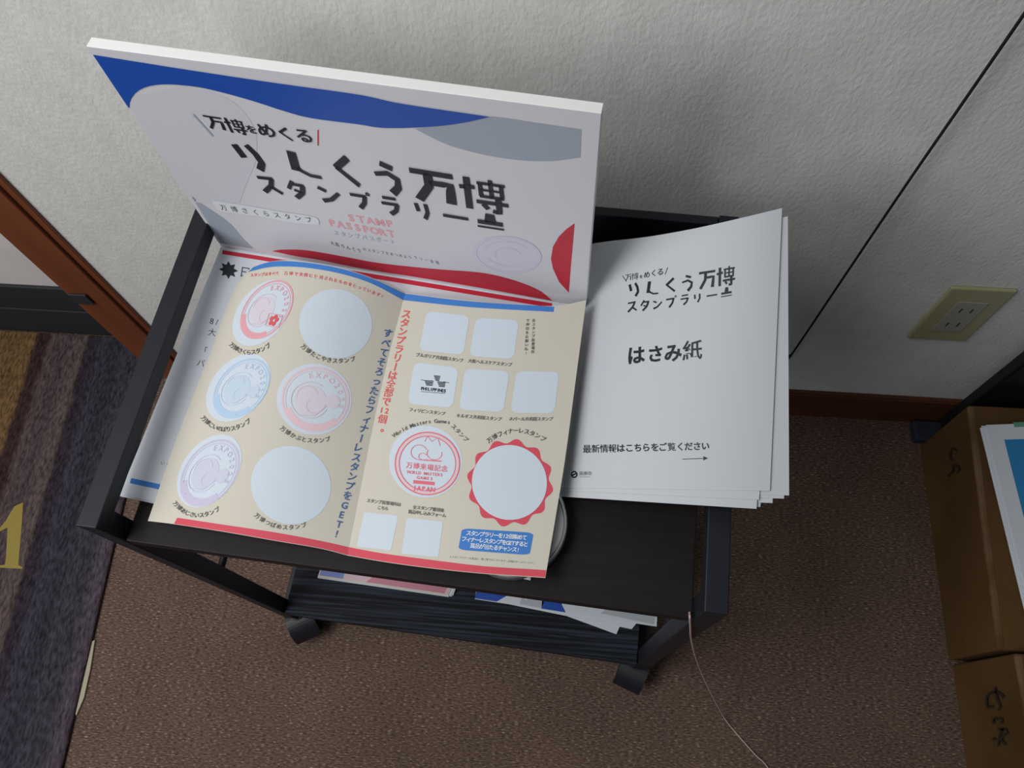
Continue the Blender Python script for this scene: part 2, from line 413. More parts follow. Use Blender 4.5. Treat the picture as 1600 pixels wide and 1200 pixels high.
STROKES = {
 'り': [([(.22, .88), (.34, .42)], .15, .15), ([(.62, .92), (.78, .62), (.84, .3), (.66, .02)], .13, .15)],
 'ん': [([(.36, .98), (.26, .22)], .19, .19), ([(.3, .42), (.42, .24), (.66, .1), (1.0, .08)], .09, .09)],
 'く': [([(.8, .98), (.24, .56)], .16, .16), ([(.26, .6), (.9, .04)], .10, .12)],
 'う': [([(.34, .98), (.72, .84)], .13, .13), ([(.08, .58), (.5, .66), (.78, .48), (.74, .2), (.5, -.04)], .10, .18)],
 '万': [([(.0, .95), (1.02, .93)], .12, .12), ([(.42, .93), (.40, .5), (.10, .0)], .15, .15), ([(.42, .62), (.92, .62), (.86, .0)], .11, .17)],
 '博': [([(-.03, .66), (.32, .7)], .11, .11), ([(.15, 1.0), (.15, -.02)], .13, .13), ([(.38, .86), (1.02, .86)], .08, .08), ([(.45, .86), (.45, .44)], .08, .08),
        ([(.93, .86), (.93, .44)], .08, .08), ([(.69, 1.0), (.69, .4)], .08, .08), ([(.45, .65), (.93, .65)], .06, .06), ([(.42, .44), (.97, .44)], .08, .08),
        ([(.33, .25), (1.05, .25)], .10, .10), ([(.83, .42), (.83, -.04), (.68, .0)], .12, .10), ([(.47, .19), (.58, .04)], .10, .10)],
 'ス': [([(.08, .86), (.82, .9)], .12, .12), ([(.76, .9), (.56, .45), (.1, .02)], .14, .16), ([(.5, .42), (.95, .06)], .12, .12)],
 'タ': [([(.42, 1.0), (.1, .5)], .12, .12), ([(.35, .82), (.9, .8)], .12, .12), ([(.84, .8), (.68, .35), (.28, .0)], .15, .16), ([(.34, .48), (.66, .38)], .1, .1)],
 'ン': [([(.06, .84), (.4, .66)], .13, .13), ([(.08, .06), (.5, .2), (.96, .64)], .16, .12)],
 'プ': [([(.02, .76), (.78, .76)], .12, .12), ([(.72, .76), (.6, .35), (.32, .0)], .13, .16), ([(.86, 1.02), (.98, .94), (.94, .84), (.84, .86), (.85, 1.0)], .05, .05)],
 'ラ': [([(.18, .96), (.84, .96)], .12, .12), ([(.06, .62), (.88, .62)], .12, .12), ([(.84, .64), (.7, .25), (.38, .0)], .14, .16)],
 'リ': [([(.2, .9), (.26, .42)], .15, .15), ([(.76, .92), (.78, .4), (.56, .0)], .15, .16)],
 'ー': [([(.0, .5), (1.05, .48)], .12, .12)],
 '印': [([(.52, 1.0), (.5, .5)], .22, .3), ([(.02, .48), (.98, .48)], .16, .16), ([(.0, .2), (1.0, .2)], .07, .07)],
}
def stroke_mesh(pts, w0, w1):
    P = [Vector(p) for p in pts]; n = len(P)
    if n < 5: P = [P[0]] + [P[i].lerp(P[i + 1], k / 3) for i in range(n - 1) for k in (1, 2, 3)]
    n = len(P); vs = []; fs = []
    for i, p in enumerate(P):
        t = (P[min(i + 1, n - 1)] - P[max(i - 1, 0)]).normalized(); q = Vector((-t.y, t.x)); w = (w0 + (w1 - w0) * i / (n - 1)) / 2
        vs += [p + q * w, p - q * w]
    for i in range(n - 1): fs.append((2 * i, 2 * i + 1, 2 * i + 3, 2 * i + 2))
    return vs, fs
class Print:
    """Flat print gathered in photograph pixels, then laid on the surface of TARGET."""
    lift = .0002
    def __init__(s): s.v = []; s.f = []; s.cut = []
    def add(s, vs, fs):
        n = len(s.v); s.v += [(v[0], v[1]) for v in vs]; s.f += [tuple(i + n for i in q) for q in fs]
    def glyph(s, ch, c, ex, ey, bold=0.0, fit=None):
        if 0x4e00 <= ord(ch) <= 0x9fff: bold = min(bold, .013 if ch == '紙' else .007)
        g = GL.get((ch, bold))
        if not g: need_glyphs(ch, bold); g = GL.get((ch, bold))
        if not g or not g[0]: return
        cx = (g[2] + g[3]) / 2; s.cut.append((len(s.v), len(s.f)))
        s.add([(c[0] + ex[0] * (x - cx) + ey[0] * (y - .36), c[1] + ex[1] * (x - cx) + ey[1] * (y - .36)) for x, y in g[0]], g[1])
    def hand(s, ch, c, ex, ey, wt=1.0):
        s.cut.append((len(s.v), len(s.f)))
        for pts, w0, w1 in STROKES[ch]:
            vs, fs = stroke_mesh(pts, w0 * wt, w1 * wt)
            s.add([(c[0] + ex[0] * (x - .5) + ey[0] * (y - .5), c[1] + ex[1] * (x - .5) + ey[1] * (y - .5)) for x, y in vs], fs)
    def line(s, pts, w):
        P = [Vector((p[0], p[1])) for p in pts]; q = [P[0]]
        for a, b_ in zip(P, P[1:]):
            k = max(1, int((b_ - a).length / 12))
            q += [a.lerp(b_, (i + 1) / k) for i in range(k)]
        vs, fs = stroke_mesh(q, w, w); s.add(vs, fs)
    def star(s, c, rim, k=5):          # star-shaped region filled with rings around c
        n = len(rim); vs = [c]; fs = []
        for j in range(1, k + 1):
            vs += [(c[0] + (x - c[0]) * j / k, c[1] + (y - c[1]) * j / k) for x, y in rim]
        for i in range(n): fs.append((0, 1 + i, 1 + (i + 1) % n))
        for j in range(k - 1):
            a = 1 + j * n; e = a + n
            for i in range(n): fs.append((a + i, e + i, e + (i + 1) % n, a + (i + 1) % n))
        s.add(vs, fs)
    def ell(s, c, ex, ey, r0, r1, n=56, t0=0.0, t1=2 * PI, wob=0):
        vs = []; fs = []; full = abs(t1 - t0 - 2 * PI) < 1e-6; m = n if full else n + 1
        for rr in (r0, r1):
            for i in range(m):
                t = t0 + (t1 - t0) * i / n; q = rr
                vs.append((c[0] + ex[0] * math.cos(t) * q + ey[0] * math.sin(t) * q, c[1] + ex[1] * math.cos(t) * q + ey[1] * math.sin(t) * q))
        for i in range(n):
            j = (i + 1) % m; fs.append((i, j, m + j, m + i))
        s.add(vs, fs)
    def disc(s, c, ex, ey, k=6):
        s.star(c, [(c[0] + ex[0] * math.cos(t) + ey[0] * math.sin(t), c[1] + ex[1] * math.cos(t) + ey[1] * math.sin(t)) for t in [2 * PI * i / 56 for i in range(56)]], k)
    def quad(s, q, rad=.15, k=6):      # quadrilateral with rounded corners, q = TL, TR, BR, BL
        q = [Vector(p) for p in q]; rim = []
        def B(u, v): return q[0].lerp(q[1], u).lerp(q[3].lerp(q[2], u), v)
        for (cu, cv), a0 in (((1 - rad, rad), -90), ((1 - rad, 1 - rad), 0), ((rad, 1 - rad), 90), ((rad, rad), 180)):
            for i in range(7):
                t = math.radians(a0 + 15 * i); p = B(cu + rad * math.cos(t), cv + rad * math.sin(t)); rim.append((p.x, p.y))
        out = []
        for i, p in enumerate(rim):
            e = rim[(i + 1) % len(rim)]; L = math.dist(p, e); m = max(1, int(L / 10))
            out += [(p[0] + (e[0] - p[0]) * j / m, p[1] + (e[1] - p[1]) * j / m) for j in range(m)]
        c = B(.5, .5); s.star((c.x, c.y), out, k)
    def band(s, top, bot, n=40, m=3):  # region between two polylines
        def res(pl):
            P = [Vector(p) for p in smooth_path([(a, b_, 0) for a, b_ in pl], 8)]
            L = [0]
            for a, b_ in zip(P, P[1:]): L.append(L[-1] + (b_ - a).length)
            out = []; j = 0
            for i in range(n + 1):
                t = L[-1] * i / n
                while j < len(L) - 2 and L[j + 1] < t: j += 1
                k = (t - L[j]) / max(1e-6, L[j + 1] - L[j]); out.append(P[j].lerp(P[j + 1], min(1, max(0, k))))
            return out
        A = res(top); B = res(bot); vs = []
        for j in range(m + 1): vs += [((a.lerp(e, j / m)).x, (a.lerp(e, j / m)).y) for a, e in zip(A, B)]
        s.add(vs, [(j * (n + 1) + i, j * (n + 1) + i + 1, (j + 1) * (n + 1) + i + 1, (j + 1) * (n + 1) + i) for j in range(m) for i in range(n)])
    def path_text(s, text, p0, p1, size, pm=None, bold=0.0, up=None, sx=1.0, hand=False):
        p0 = Vector(p0); p1 = Vector(p1); n = len(text)
        c = (Vector(pm) * 2 - (p0 + p1) / 2) if pm else (p0 + p1) / 2
        need_glyphs(text, bold)
        wid = [1.0 if ord(ch) > 255 else .62 for ch in text]; tot = sum(wid); acc = 0
        for ch, w in zip(text, wid):
            t = (acc + w / 2) / tot; acc += w
            p = p0 * (1 - t) ** 2 + c * 2 * t * (1 - t) + p1 * t * t
            g = ((c - p0) * (1 - t) + (p1 - c) * t).normalized()
            u = Vector(up).normalized() if up else Vector((g.y, -g.x))
            if ch in ' 　': continue
            if hand: s.hand(ch, p, g * size * sx, u * size)
            else: s.glyph(ch, p, g * size * sx, u * size, bold)
    def vert_text(s, text, pts, size, ex, ey, bold=0.0):
        P = [Vector(p) for p in pts]; L = [0]
        for a, b_ in zip(P, P[1:]): L.append(L[-1] + (b_ - a).length)
        n = len(text); need_glyphs(''.join(x for x in text), bold)
        ex = Vector(ex).normalized() * size; ey = Vector(ey).normalized() * size
        for i, ch in enumerate(text):
            t = L[-1] * i / (n - 1); j = 0
            while j < len(L) - 2 and L[j + 1] < t: j += 1
            p = P[j].lerp(P[j + 1], (t - L[j]) / (L[j + 1] - L[j]))
            if len(ch) == 2:
                s.glyph(ch[0], p - ex * .27, ex * .8, ey * .8, bold); s.glyph(ch[1], p + ex * .27, ex * .8, ey * .8, bold)
            elif ch == 'ー': s.glyph('ー', p, -ey, ex, bold)
            else: s.glyph(ch, p, ex, ey, bold)
    def build(s, name, m, target, parent, h=None, level=1, split=False):
        """target: (bvh, fallback depth)"""
        bvh, fb = target; out = []; lift = s.lift * level
        for x, y in s.v:
            q = ray(x, y).normalized()
            hit = bvh.ray_cast(CAM, q)
            p = hit[0] if hit[0] is not None else fb(x, y)
            nrm = hit[1] if hit[0] is not None else Vector((0, 0, 1))
            if nrm.dot(q) > 0: nrm = -nrm
            out.append(p + nrm * lift)
        if split:
            cuts = s.cut + [(len(s.v), len(s.f))]
            for (a, fa), (b_, fb_) in zip(cuts, cuts[1:]): mesh(name, out[a:b_], [tuple(i - a for i in q) for q in s.f[fa:fb_]], m, parent)
            return None
        return mesh(name, out, s.f, m, parent)
def bvh_of(verts, faces): return BVHTree.FromPolygons([tuple(v) for v in verts], faces)

def slab(P, thick):
    """closed sheet from a grid of points P[j][i], thickened downwards"""
    J = len(P); I = len(P[0]); vs = [p for row in P for p in row]; n = len(vs)
    top = [(j * I + i, (j + 1) * I + i, (j + 1) * I + i + 1, j * I + i + 1) for j in range(J - 1) for i in range(I - 1)]
    vs2 = [p - Vector((0, 0, thick)) for p in vs]
    fs = list(top) + [tuple(n + k for k in reversed(q)) for q in top]
    rim = [i for i in range(I)] + [j * I + I - 1 for j in range(1, J)] + [(J - 1) * I + i for i in range(I - 2, -1, -1)] + [j * I for j in range(J - 2, 0, -1)]
    for a, e in zip(rim, rim[1:] + rim[:1]): fs.append((a, e, n + e, n + a))
    return vs + vs2, fs, top

def polyat(pl, t):
    P = [Vector(p) for p in pl]; L = [0]
    for a, b_ in zip(P, P[1:]): L.append(L[-1] + (b_ - a).length)
    x = L[-1] * t; j = 0
    while j < len(L) - 2 and L[j + 1] < x: j += 1
    return P[j].lerp(P[j + 1], (x - L[j]) / (L[j + 1] - L[j]))
def densify(pl): return [(p.x, p.y) for p in smooth_path([(a, b_, 0) for a, b_ in pl], 8)]
def coons(top, bot, left, right, I, J):
    top, bot, left, right = [densify(x) if len(x) > 2 else x for x in (top, bot, left, right)]
    c00, c10, c01, c11 = Vector(top[0]), Vector(top[-1]), Vector(bot[0]), Vector(bot[-1]); G = []
    for j in range(J + 1):
        v = j / J; row = []
        for i in range(I + 1):
            u = i / I
            p = polyat(top, u) * (1 - v) + polyat(bot, u) * v + polyat(left, v) * (1 - u) + polyat(right, v) * u
            p -= c00 * (1 - u) * (1 - v) + c10 * u * (1 - v) + c01 * (1 - u) * v + c11 * u * v
            row.append((p, u, v))
        G.append(row)
    return G

# ------------------------------------------------------------------ flyers under the leaflet
def fly_h(x, y): return .7385
flG = coons([(345, 386), (620, 428), (905, 474)], [(187, 772), (480, 836), (828, 903)], [(345, 386), (187, 772)], [(905, 474), (828, 903)], 24, 16)
hf = .7375
P = [[at(p.x, p.y, hf - .004 * max(0, 1 - u * 8) ** 2) for p, u, v in row] for row in flG]
fly = empty('leaflet_pile', at(520, 640, hS)); WORLD_LOC[fly.name] = Vector(fly.location)
tag(fly, 'white leaflets with red and blue stripes lying flat under the open beige leaflet', 'leaflets')
vs, fs, topf = slab(P, .0004); mesh('sheet', vs, fs, m_paper, fly, smooth=False)
fl_t = (bvh_of(vs, topf), lambda x, y: at(x, y, hf))
for k in range(1, 4):
    o = Vector((random.uniform(-.002, .002), random.uniform(-.002, .001), -.001 * k))
    vs2, fs2, _ = slab([[p + o for p in row] for row in P], .0006); mesh('sheet', vs2, fs2, m_paper, fly)
pr = Print(); pr.band([(348, 391), (600, 431), (863, 474)], [(347, 397), (600, 438), (862, 481)]); pr.build('red_stripe', m_crim, fl_t, fly)
pr = Print(); pr.band([(205, 747), (480, 806), (800, 872)], [(203, 755), (480, 815), (800, 881)]); pr.build('blue_stripe', m_blue, fl_t, fly)
pr = Print(); c = (357, 422)
pr.star(c, [(c[0] + (15 if i % 2 == 0 else 9) * math.cos(i * PI / 8) , c[1] + (14 if i % 2 == 0 else 8.5) * math.sin(i * PI / 8 + .1)) for i in range(16)], 2)
pr.build('star_mark', m_black, fl_t, fly)
pr = Print()
pr.path_text('日', (374, 424), (392, 427), 18, bold=.02)
pr.path_text('8/', (327, 501), (343, 504), 13); pr.path_text('大', (323, 518), (340, 521), 13)
pr.path_text('「', (314, 547), (330, 550), 13); pr.path_text('パ', (306, 566), (322, 569), 13)
pr.path_text('いの', (250, 723), (268, 726), 7)
pr.build('character', m_darkink, fl_t, fly, split=True)

# ------------------------------------------------------------------ stamp pad tin
q3 = [at(x, y, .722) for x, y in ((875, 772), (887, 815), (857, 881))]
(ax, ay), (bx_, by_), (cx, cy) = [(q.x, q.y) for q in q3]
D = 2 * (ax * (by_ - cy) + bx_ * (cy - ay) + cx * (ay - by_))
ux = ((ax * ax + ay * ay) * (by_ - cy) + (bx_ * bx_ + by_ * by_) * (cy - ay) + (cx * cx + cy * cy) * (ay - by_)) / D
uy = ((ax * ax + ay * ay) * (cx - bx_) + (bx_ * bx_ + by_ * by_) * (ax - cx) + (cx * cx + cy * cy) * (bx_ - ax)) / D
tr = math.dist((ux, uy), (ax, ay)); print('tin', ux, uy, tr)
tin = empty('round_tin', (ux, uy, zS)); WORLD_LOC[tin.name] = Vector(tin.location)
tag(tin, 'round silver metal tin peeking out under the right edge of the beige leaflet', 'tin')
def lathe(prof, n=48, c=(ux, uy)):
    vs = []; fs = []
    for rr, z in prof:
        for i in range(n): vs.append((c[0] + rr * math.cos(2 * PI * i / n), c[1] + rr * math.sin(2 * PI * i / n), z))
    for j in range(len(prof) - 1):
        for i in range(n): fs.append((j * n + i, j * n + (i + 1) % n, (j + 1) * n + (i + 1) % n, (j + 1) * n + i))
    fs.append(tuple(range(n - 1, -1, -1))); fs.append(tuple((len(prof) - 1) * n + i for i in range(n)))
    return vs, fs
v_, f_ = lathe([(tr - .003, zS + .0003), (tr - .001, zS + .002), (tr - .001, zS + .010)]); mesh('base', v_, f_, m_tin, tin)
v_, f_ = lathe([(tr - .0002, zS + .0102), (tr, zS + .011), (tr, zS + .018), (tr - .001, zS + .0197), (tr - .003, zS + .020), (tr - .004, zS + .0188), (tr - .010, zS + .0185), (.001, zS + .0185)])
mesh('lid', v_, f_, m_tin, tin)

# ------------------------------------------------------------------ sign board
hbd = .7365
bl = at(346, 386, hbd); br = at(915, 479, hbd)
ubd = (br - bl); bw = ubd.length; ubd.normalize(); nb = Vector((ubd.y, -ubd.x, 0))        # nb faces the camera
tl = ray(129, 66); tr_ = ray(940, 184)
tz = sum(CAM.z + q.z * ((bl - CAM).dot(nb) / q.dot(nb)) for q in (tl, tr_)) / 2
bh = tz - bl.z; print('board', bw, bh)
TH = .011
board = empty('sign_board', (bl + br) / 2); WORLD_LOC[board.name] = Vector(board.location)
tag(board, 'large white foam sign board with blue and red waves standing upright on the cart', 'sign board')
def BP(u, v, dpt): return bl + ubd * u + Vector((0, 0, v)) - nb * dpt
mb = MB(); mb.hexa([BP(0, 0, .0004), BP(bw, 0, .0004), BP(bw, 0, TH), BP(0, 0, TH), BP(0, bh, .0004), BP(bw, bh, .0004), BP(bw, bh, TH), BP(0, bh, TH)])
mb.build('foam_panel', m_foam, board, bevel=.0006)
mb = MB(); mb.hexa([BP(.0003, .0003, 0), BP(bw - .0003, .0003, 0), BP(bw - .0003, .0003, .00035), BP(.0003, .0003, .00035), BP(.0003, bh - .0003, 0), BP(bw - .0003, bh - .0003, 0), BP(bw - .0003, bh - .0003, .00035), BP(.0003, bh - .0003, .00035)])
mb.build('printed_sheet', m_board, board)
bd_t = (bvh_of([BP(-.2, -.2, 0), BP(bw + .2, -.2, 0), BP(bw + .2, bh + .2, 0), BP(-.2, bh + .2, 0)], [(0, 1, 2, 3)]), None)
def clipb(pr):       # keep print on the board
    return pr
c1 = lambda x, y: (100 + x / 3.2435, 30 + y / 3.2435)
c2 = lambda x, y: (500 + x / 3.1587, 100 + y / 3.1587)
c7 = lambda x, y: (300 + x / 8, 300 + y / 8)
pr = Print()
pr.band([c1(600, 335), c1(830, 400), c1(960, 540), c1(975, 700), c1(930, 820), c1(890, 930)], [c1(345, 395), c1(338, 448), c1(430, 600), c1(520, 740), c1(610, 880), c1(660, 930)], m=8)
pr.build('gray_panel', m_bgray2, bd_t, board)
pr = Print()
pr.band([c1(148, 178), c1(600, 250), c1(1050, 318), c1(1492, 380), c2(400, 193), c2(835, 258)],
        [c1(330, 450), c1(336, 410), c1(365, 368), c1(420, 340), c1(500, 328), c1(600, 332), c1(700, 345), c1(800, 368), c1(900, 395), c1(1000, 425), c1(1100, 458), c1(1250, 498), c1(1492, 530), c2(300, 312), c2(450, 312), c2(600, 302), c2(720, 285), c2(835, 259)], n=70)
pr.build('blue_wave', m_navy, bd_t, board, level=3)
pr = Print()
pr.band([c2(470, 318), c2(600, 303), c2(720, 285), c2(835, 258), c2(1060, 288), c2(1290, 322)], [c2(480, 325), c2(600, 385), c2(700, 420), c2(850, 455), c2(1000, 475), c2(1150, 478), c2(1285, 460)])
pr.build('gray_wave', m_bgray, bd_t, board)
pr = Print()
pr.band([(425, 392), (437, 390), (469, 390), (500, 394), (544, 402), (587, 410), (637, 416), (690, 421), (753, 426), (801, 437), (842, 453), (863, 470)],
        [(425, 392), (462, 400), (500, 406), (563, 419), (658, 434), (753, 450), (863, 470)])
pr.build('red_wave', m_crim, bd_t, board)
pr = Print()
pr.star(c2(1205, 960), [c2(*p) for p in [(1257, 785), (1215, 815), (1180, 850), (1150, 900), (1140, 960), (1150, 1010), (1180, 1075), (1228, 1128), (1238, 1000)]], 2)
pr.build('red_wave', m_crim, bd_t, board)
pr = Print()
pr.band([c7(0, 50), c7(130, 150), c7(450, 370), c7(640, 580), c7(760, 700)], [c7(0, 60), c7(180, 350), c7(350, 600), c7(380, 640), c7(750, 705)], n=24)
pr.build('gray_wave', m_bgray, bd_t, board)
pr = Print()
pr.band([c7(250, 105), c7(400, 120), c7(800, 185), c7(1100, 240), c7(1540, 310), c7(1590, 395)], [c7(250, 110), c7(340, 222), c7(550, 265), c7(900, 310), c7(1300, 385), c7(1585, 405)], n=30)
lab = pr.build('white_strip', m_label, bd_t, board, level=3)
pr = Print(); pr.path_text('万博さくらスタンプ', c7(330, 180), c7(1530, 350), 11, up=(-.45, -.9)); pr.build('strip_text', m_darkink, bd_t, board, level=4)
pr = Print(); oc = c2(925, 940); pr.disc(oc, (53, 7), (-6, 28)); st = pr.build('stamp_mark', m_t4, bd_t, board)
pr = Print()
pr.ell(oc, (53, 7), (-6, 28), .9, 1.0)
pr.ell(oc, (53, 7), (-6, 28), .60, .65, t0=.3, t1=2.6); pr.ell(oc, (53, 7), (-6, 28), .35, .40, t0=2.5, t1=6); pr.ell(oc, (53, 7), (-6, 28), .68, .74, t0=3.4, t1=5.6)
pr.build('stamp_ring', m_lavp, bd_t, board, level=2)
# title lettering, set out along the board's own axes
def baxes(px, py, size_x, size_y):
    q = ray(px, py); k = (bl - CAM).dot(nb) / q.dot(nb); p = CAM + q * k
    s_ = .01; a = proj(p + ubd * s_) - proj(p); e = proj(p + Vector((0, 0, s_))) - proj(p)
    return Vector(a) * (size_x / .01), Vector(e) * (size_y / .01)
T = [Print() for _ in range(3)]
for ch, (px, py), sx, sy in [('り', (388, 243), .030, .032), ('ん', (470, 256), .030, .030), ('く', (537, 266), .026, .034), ('う', (607, 277), .028, .034), ('万', (677, 291), .038, .036), ('博', (755, 303), .039, .037)]:
    ex, ey = baxes(px, py, sx, sy * 1.12); T[0].hand(ch, (px, py), ex * 1.06, ey * 1.06, 1.45 if ch != '博' else 1.2)
for ch, (px, py), sx in [('ス', (421, 288), .021), ('タ', (465, 296), .021), ('ン', (515, 303), .021), ('プ', (565, 312), .020), ('ラ', (611, 321), .019), ('リ', (660, 328), .016), ('ー', (711, 338), .022), ('印', (766, 347), .024)]:
    ex, ey = baxes(px, py, sx, .021 * (1.15 if ch != '印' else 1.2)); T[1].hand(ch, (px, py), ex * 1.08, ey * 1.08, 1.5)
for ch, (x, y), sx, sy in [('万', (765, 522), .017, .016), ('博', (868, 538), .018, .018), ('を', (950, 556), .011, .011), ('め', (1025, 562), .019, .019), ('く', (1115, 578), .015, .016), ('る', (1215, 588), .018, .019)]:
    px, py = c1(x, y); ex, ey = baxes(px, py, sx, sy)
    if ch in STROKES: T[2].hand(ch, (px, py), ex, ey, 1.1)
    else: T[2].glyph(ch, (px, py), ex, ey, .02)
for q in T: q.build('character', m_black, bd_t, board, level=4, split=True)
pr = Print(); pr.line([c1(655, 480), c1(755, 590)], 2.5); pr.build('accent_line', m_bgray, bd_t, board, level=3)
pr = Print(); pr.line([c1(1288, 560), c1(1288, 640)], 2.2); pr.build('accent_line', m_crim, bd_t, board)
s8 = lambda x, y: (500 + x / 8, 320 + y / 8)
pr = Print(); pr.path_text('STAMP', s8(330, 150), s8(930, 245), 16, bold=.03, up=(-.35, -.93), sx=1.25)
pr.path_text('PASSPORT', s8(100, 215), s8(940, 370), 16, bold=.03, up=(-.35, -.93), sx=1.15)
pr.build('lettering', m_pink, bd_t, board)
pr = Print(); pr.path_text('スタンプパスポート', s8(160, 345), s8(960, 470), 9, up=(-.3, -.95)); pr.build('lettering', m_bgray, bd_t, board)
pr = Print(); pr.path_text('大阪りんくう', s8(120, 470), s8(520, 580), 7, bold=.02, up=(-.3, -.95)); pr.path_text('のスタンプをあつめよう', s8(530, 550), s8(1150, 660), 6, up=(-.3, -.95))
pr.path_text('ラリー会場', s8(1160, 650), s8(1500, 730), 6, up=(-.3, -.95)); pr.build('small_print', m_grayink, bd_t, board)

# ------------------------------------------------------------------ open leaflet
TOPL = [(386, 424), (400, 414), (437, 407), (475, 409), (525, 417), (578, 433), (633, 458)]
LEFT = [(386, 424), (372, 441), (350, 490), (335, 535), (317, 580), (292, 643), (267, 710), (231, 814)]
BOTL = [(231, 814), (272, 819), (350, 831), (430, 845), (500, 857), (543, 868)]
FOLD = [(633, 458), (606, 562), (580, 680), (543, 868)]
TOPR = [(633, 458), (735, 470), (800, 475), (866, 478), (916, 469)]
BOTR = [(543, 868), (600, 878), (665, 887), (750, 896), (852, 903)]
RIGHT = [(916, 469), (900, 590), (884, 710), (872, 785), (852, 903)]
def hleaf_l(u, v):      # depth below the camera
    return .733 - .030 * math.sin(PI * min(1, u * .95 + .05)) ** 1.0 * (.55 + .45 * (1 - v)) + .0 * u
def hleaf_r(u, v):
    e = .733 - .009 * u - .016 * math.sin(PI * u) * .7 - .012 * u * u
    return e
GLL = coons(TOPL, BOTL, LEFT, FOLD, 30, 30); GRR = coons(TOPR, BOTR, FOLD, RIGHT, 30, 30)
PL = []
for rl, rr in zip(GLL, GRR):
    a = [at(p.x, p.y, hleaf_l(u, v)) for p, u, v in rl]; e = [at(p.x, p.y, hleaf_r(u, v)) for p, u, v in rr]
    mid = (a[-1] + e[0]) / 2; PL.append(a[:-1] + [mid] + e[1:])
leaf = empty('open_leaflet', at(560, 650, hS)); WORLD_LOC[leaf.name] = Vector(leaf.location)
tag(leaf, 'open beige two-page leaflet with round and square stamp spaces on top of the cart', 'leaflet')
vs, fs, topf = slab(PL, .0004); sh = mesh('sheet', vs, fs, m_beige, leaf, smooth=False)
lf_t = (bvh_of(vs, topf), lambda x, y: at(x, y, .722))
def lp(name, pr, m, parent=leaf, level=1, split=False): return pr.build(name, m, lf_t, parent, level=level, split=split)
inset = lambda pl, dy: [(x, y + dy) for x, y in pl]
pr = Print(); pr.band([(396, 417.5), (415, 411), (437, 408), (475, 410), (525, 418), (578, 434), (633, 459)], [(388, 425), (415, 418.5), (437, 416.5), (475, 418), (525, 426), (578, 442), (630, 469)])
pr.band([(633, 459), (735, 471), (866, 479.5)], [(630, 469), (735, 480), (865, 487.5)]); lp('blue_band', pr, m_blue)
pr = Print(); pr.band([(277, 809), (350, 820), (430, 832), (500, 845), (545, 855)], [(272, 818.4), (350, 830.3), (430, 844.3), (500, 856.3), (543, 867.2)])
pr.band([(545, 855), (600, 865), (690, 877), (760, 885), (853.5, 891)], [(543, 867.2), (600, 877.2), (665, 886.2), (750, 895.2), (851.5, 902)]); lp('red_band', pr, m_red)
m_t1 = mat('faint_pink', (216, 210, 222), .7); m_t2 = mat('faint_blue', (196, 214, 231), .7); m_t3 = mat('faint_lavender', (203, 207, 225), .7)
EX1, EY1 = Vector((46, 18)), Vector((20, -52))
def arc_text(pr, text, c, ex, ey, rr, t0, t1, size, bold=0.0):
    n = len(text); need_glyphs(text, bold)
    for i, ch in enumerate(text):
        t = t0 + (t1 - t0) * (i / (n - 1)); s_ = 1 if t1 < t0 else -1
        q = (c[0] + (ex * math.cos(t) + ey * math.sin(t)).x * rr, c[1] + (ex * math.cos(t) + ey * math.sin(t)).y * rr)
        gx = (ex * math.sin(t) - ey * math.cos(t)) * s_ * size; gy = (ex * math.cos(t) + ey * math.sin(t)) * s_ * size
        pr.glyph(ch, q, gx, gy, bold)
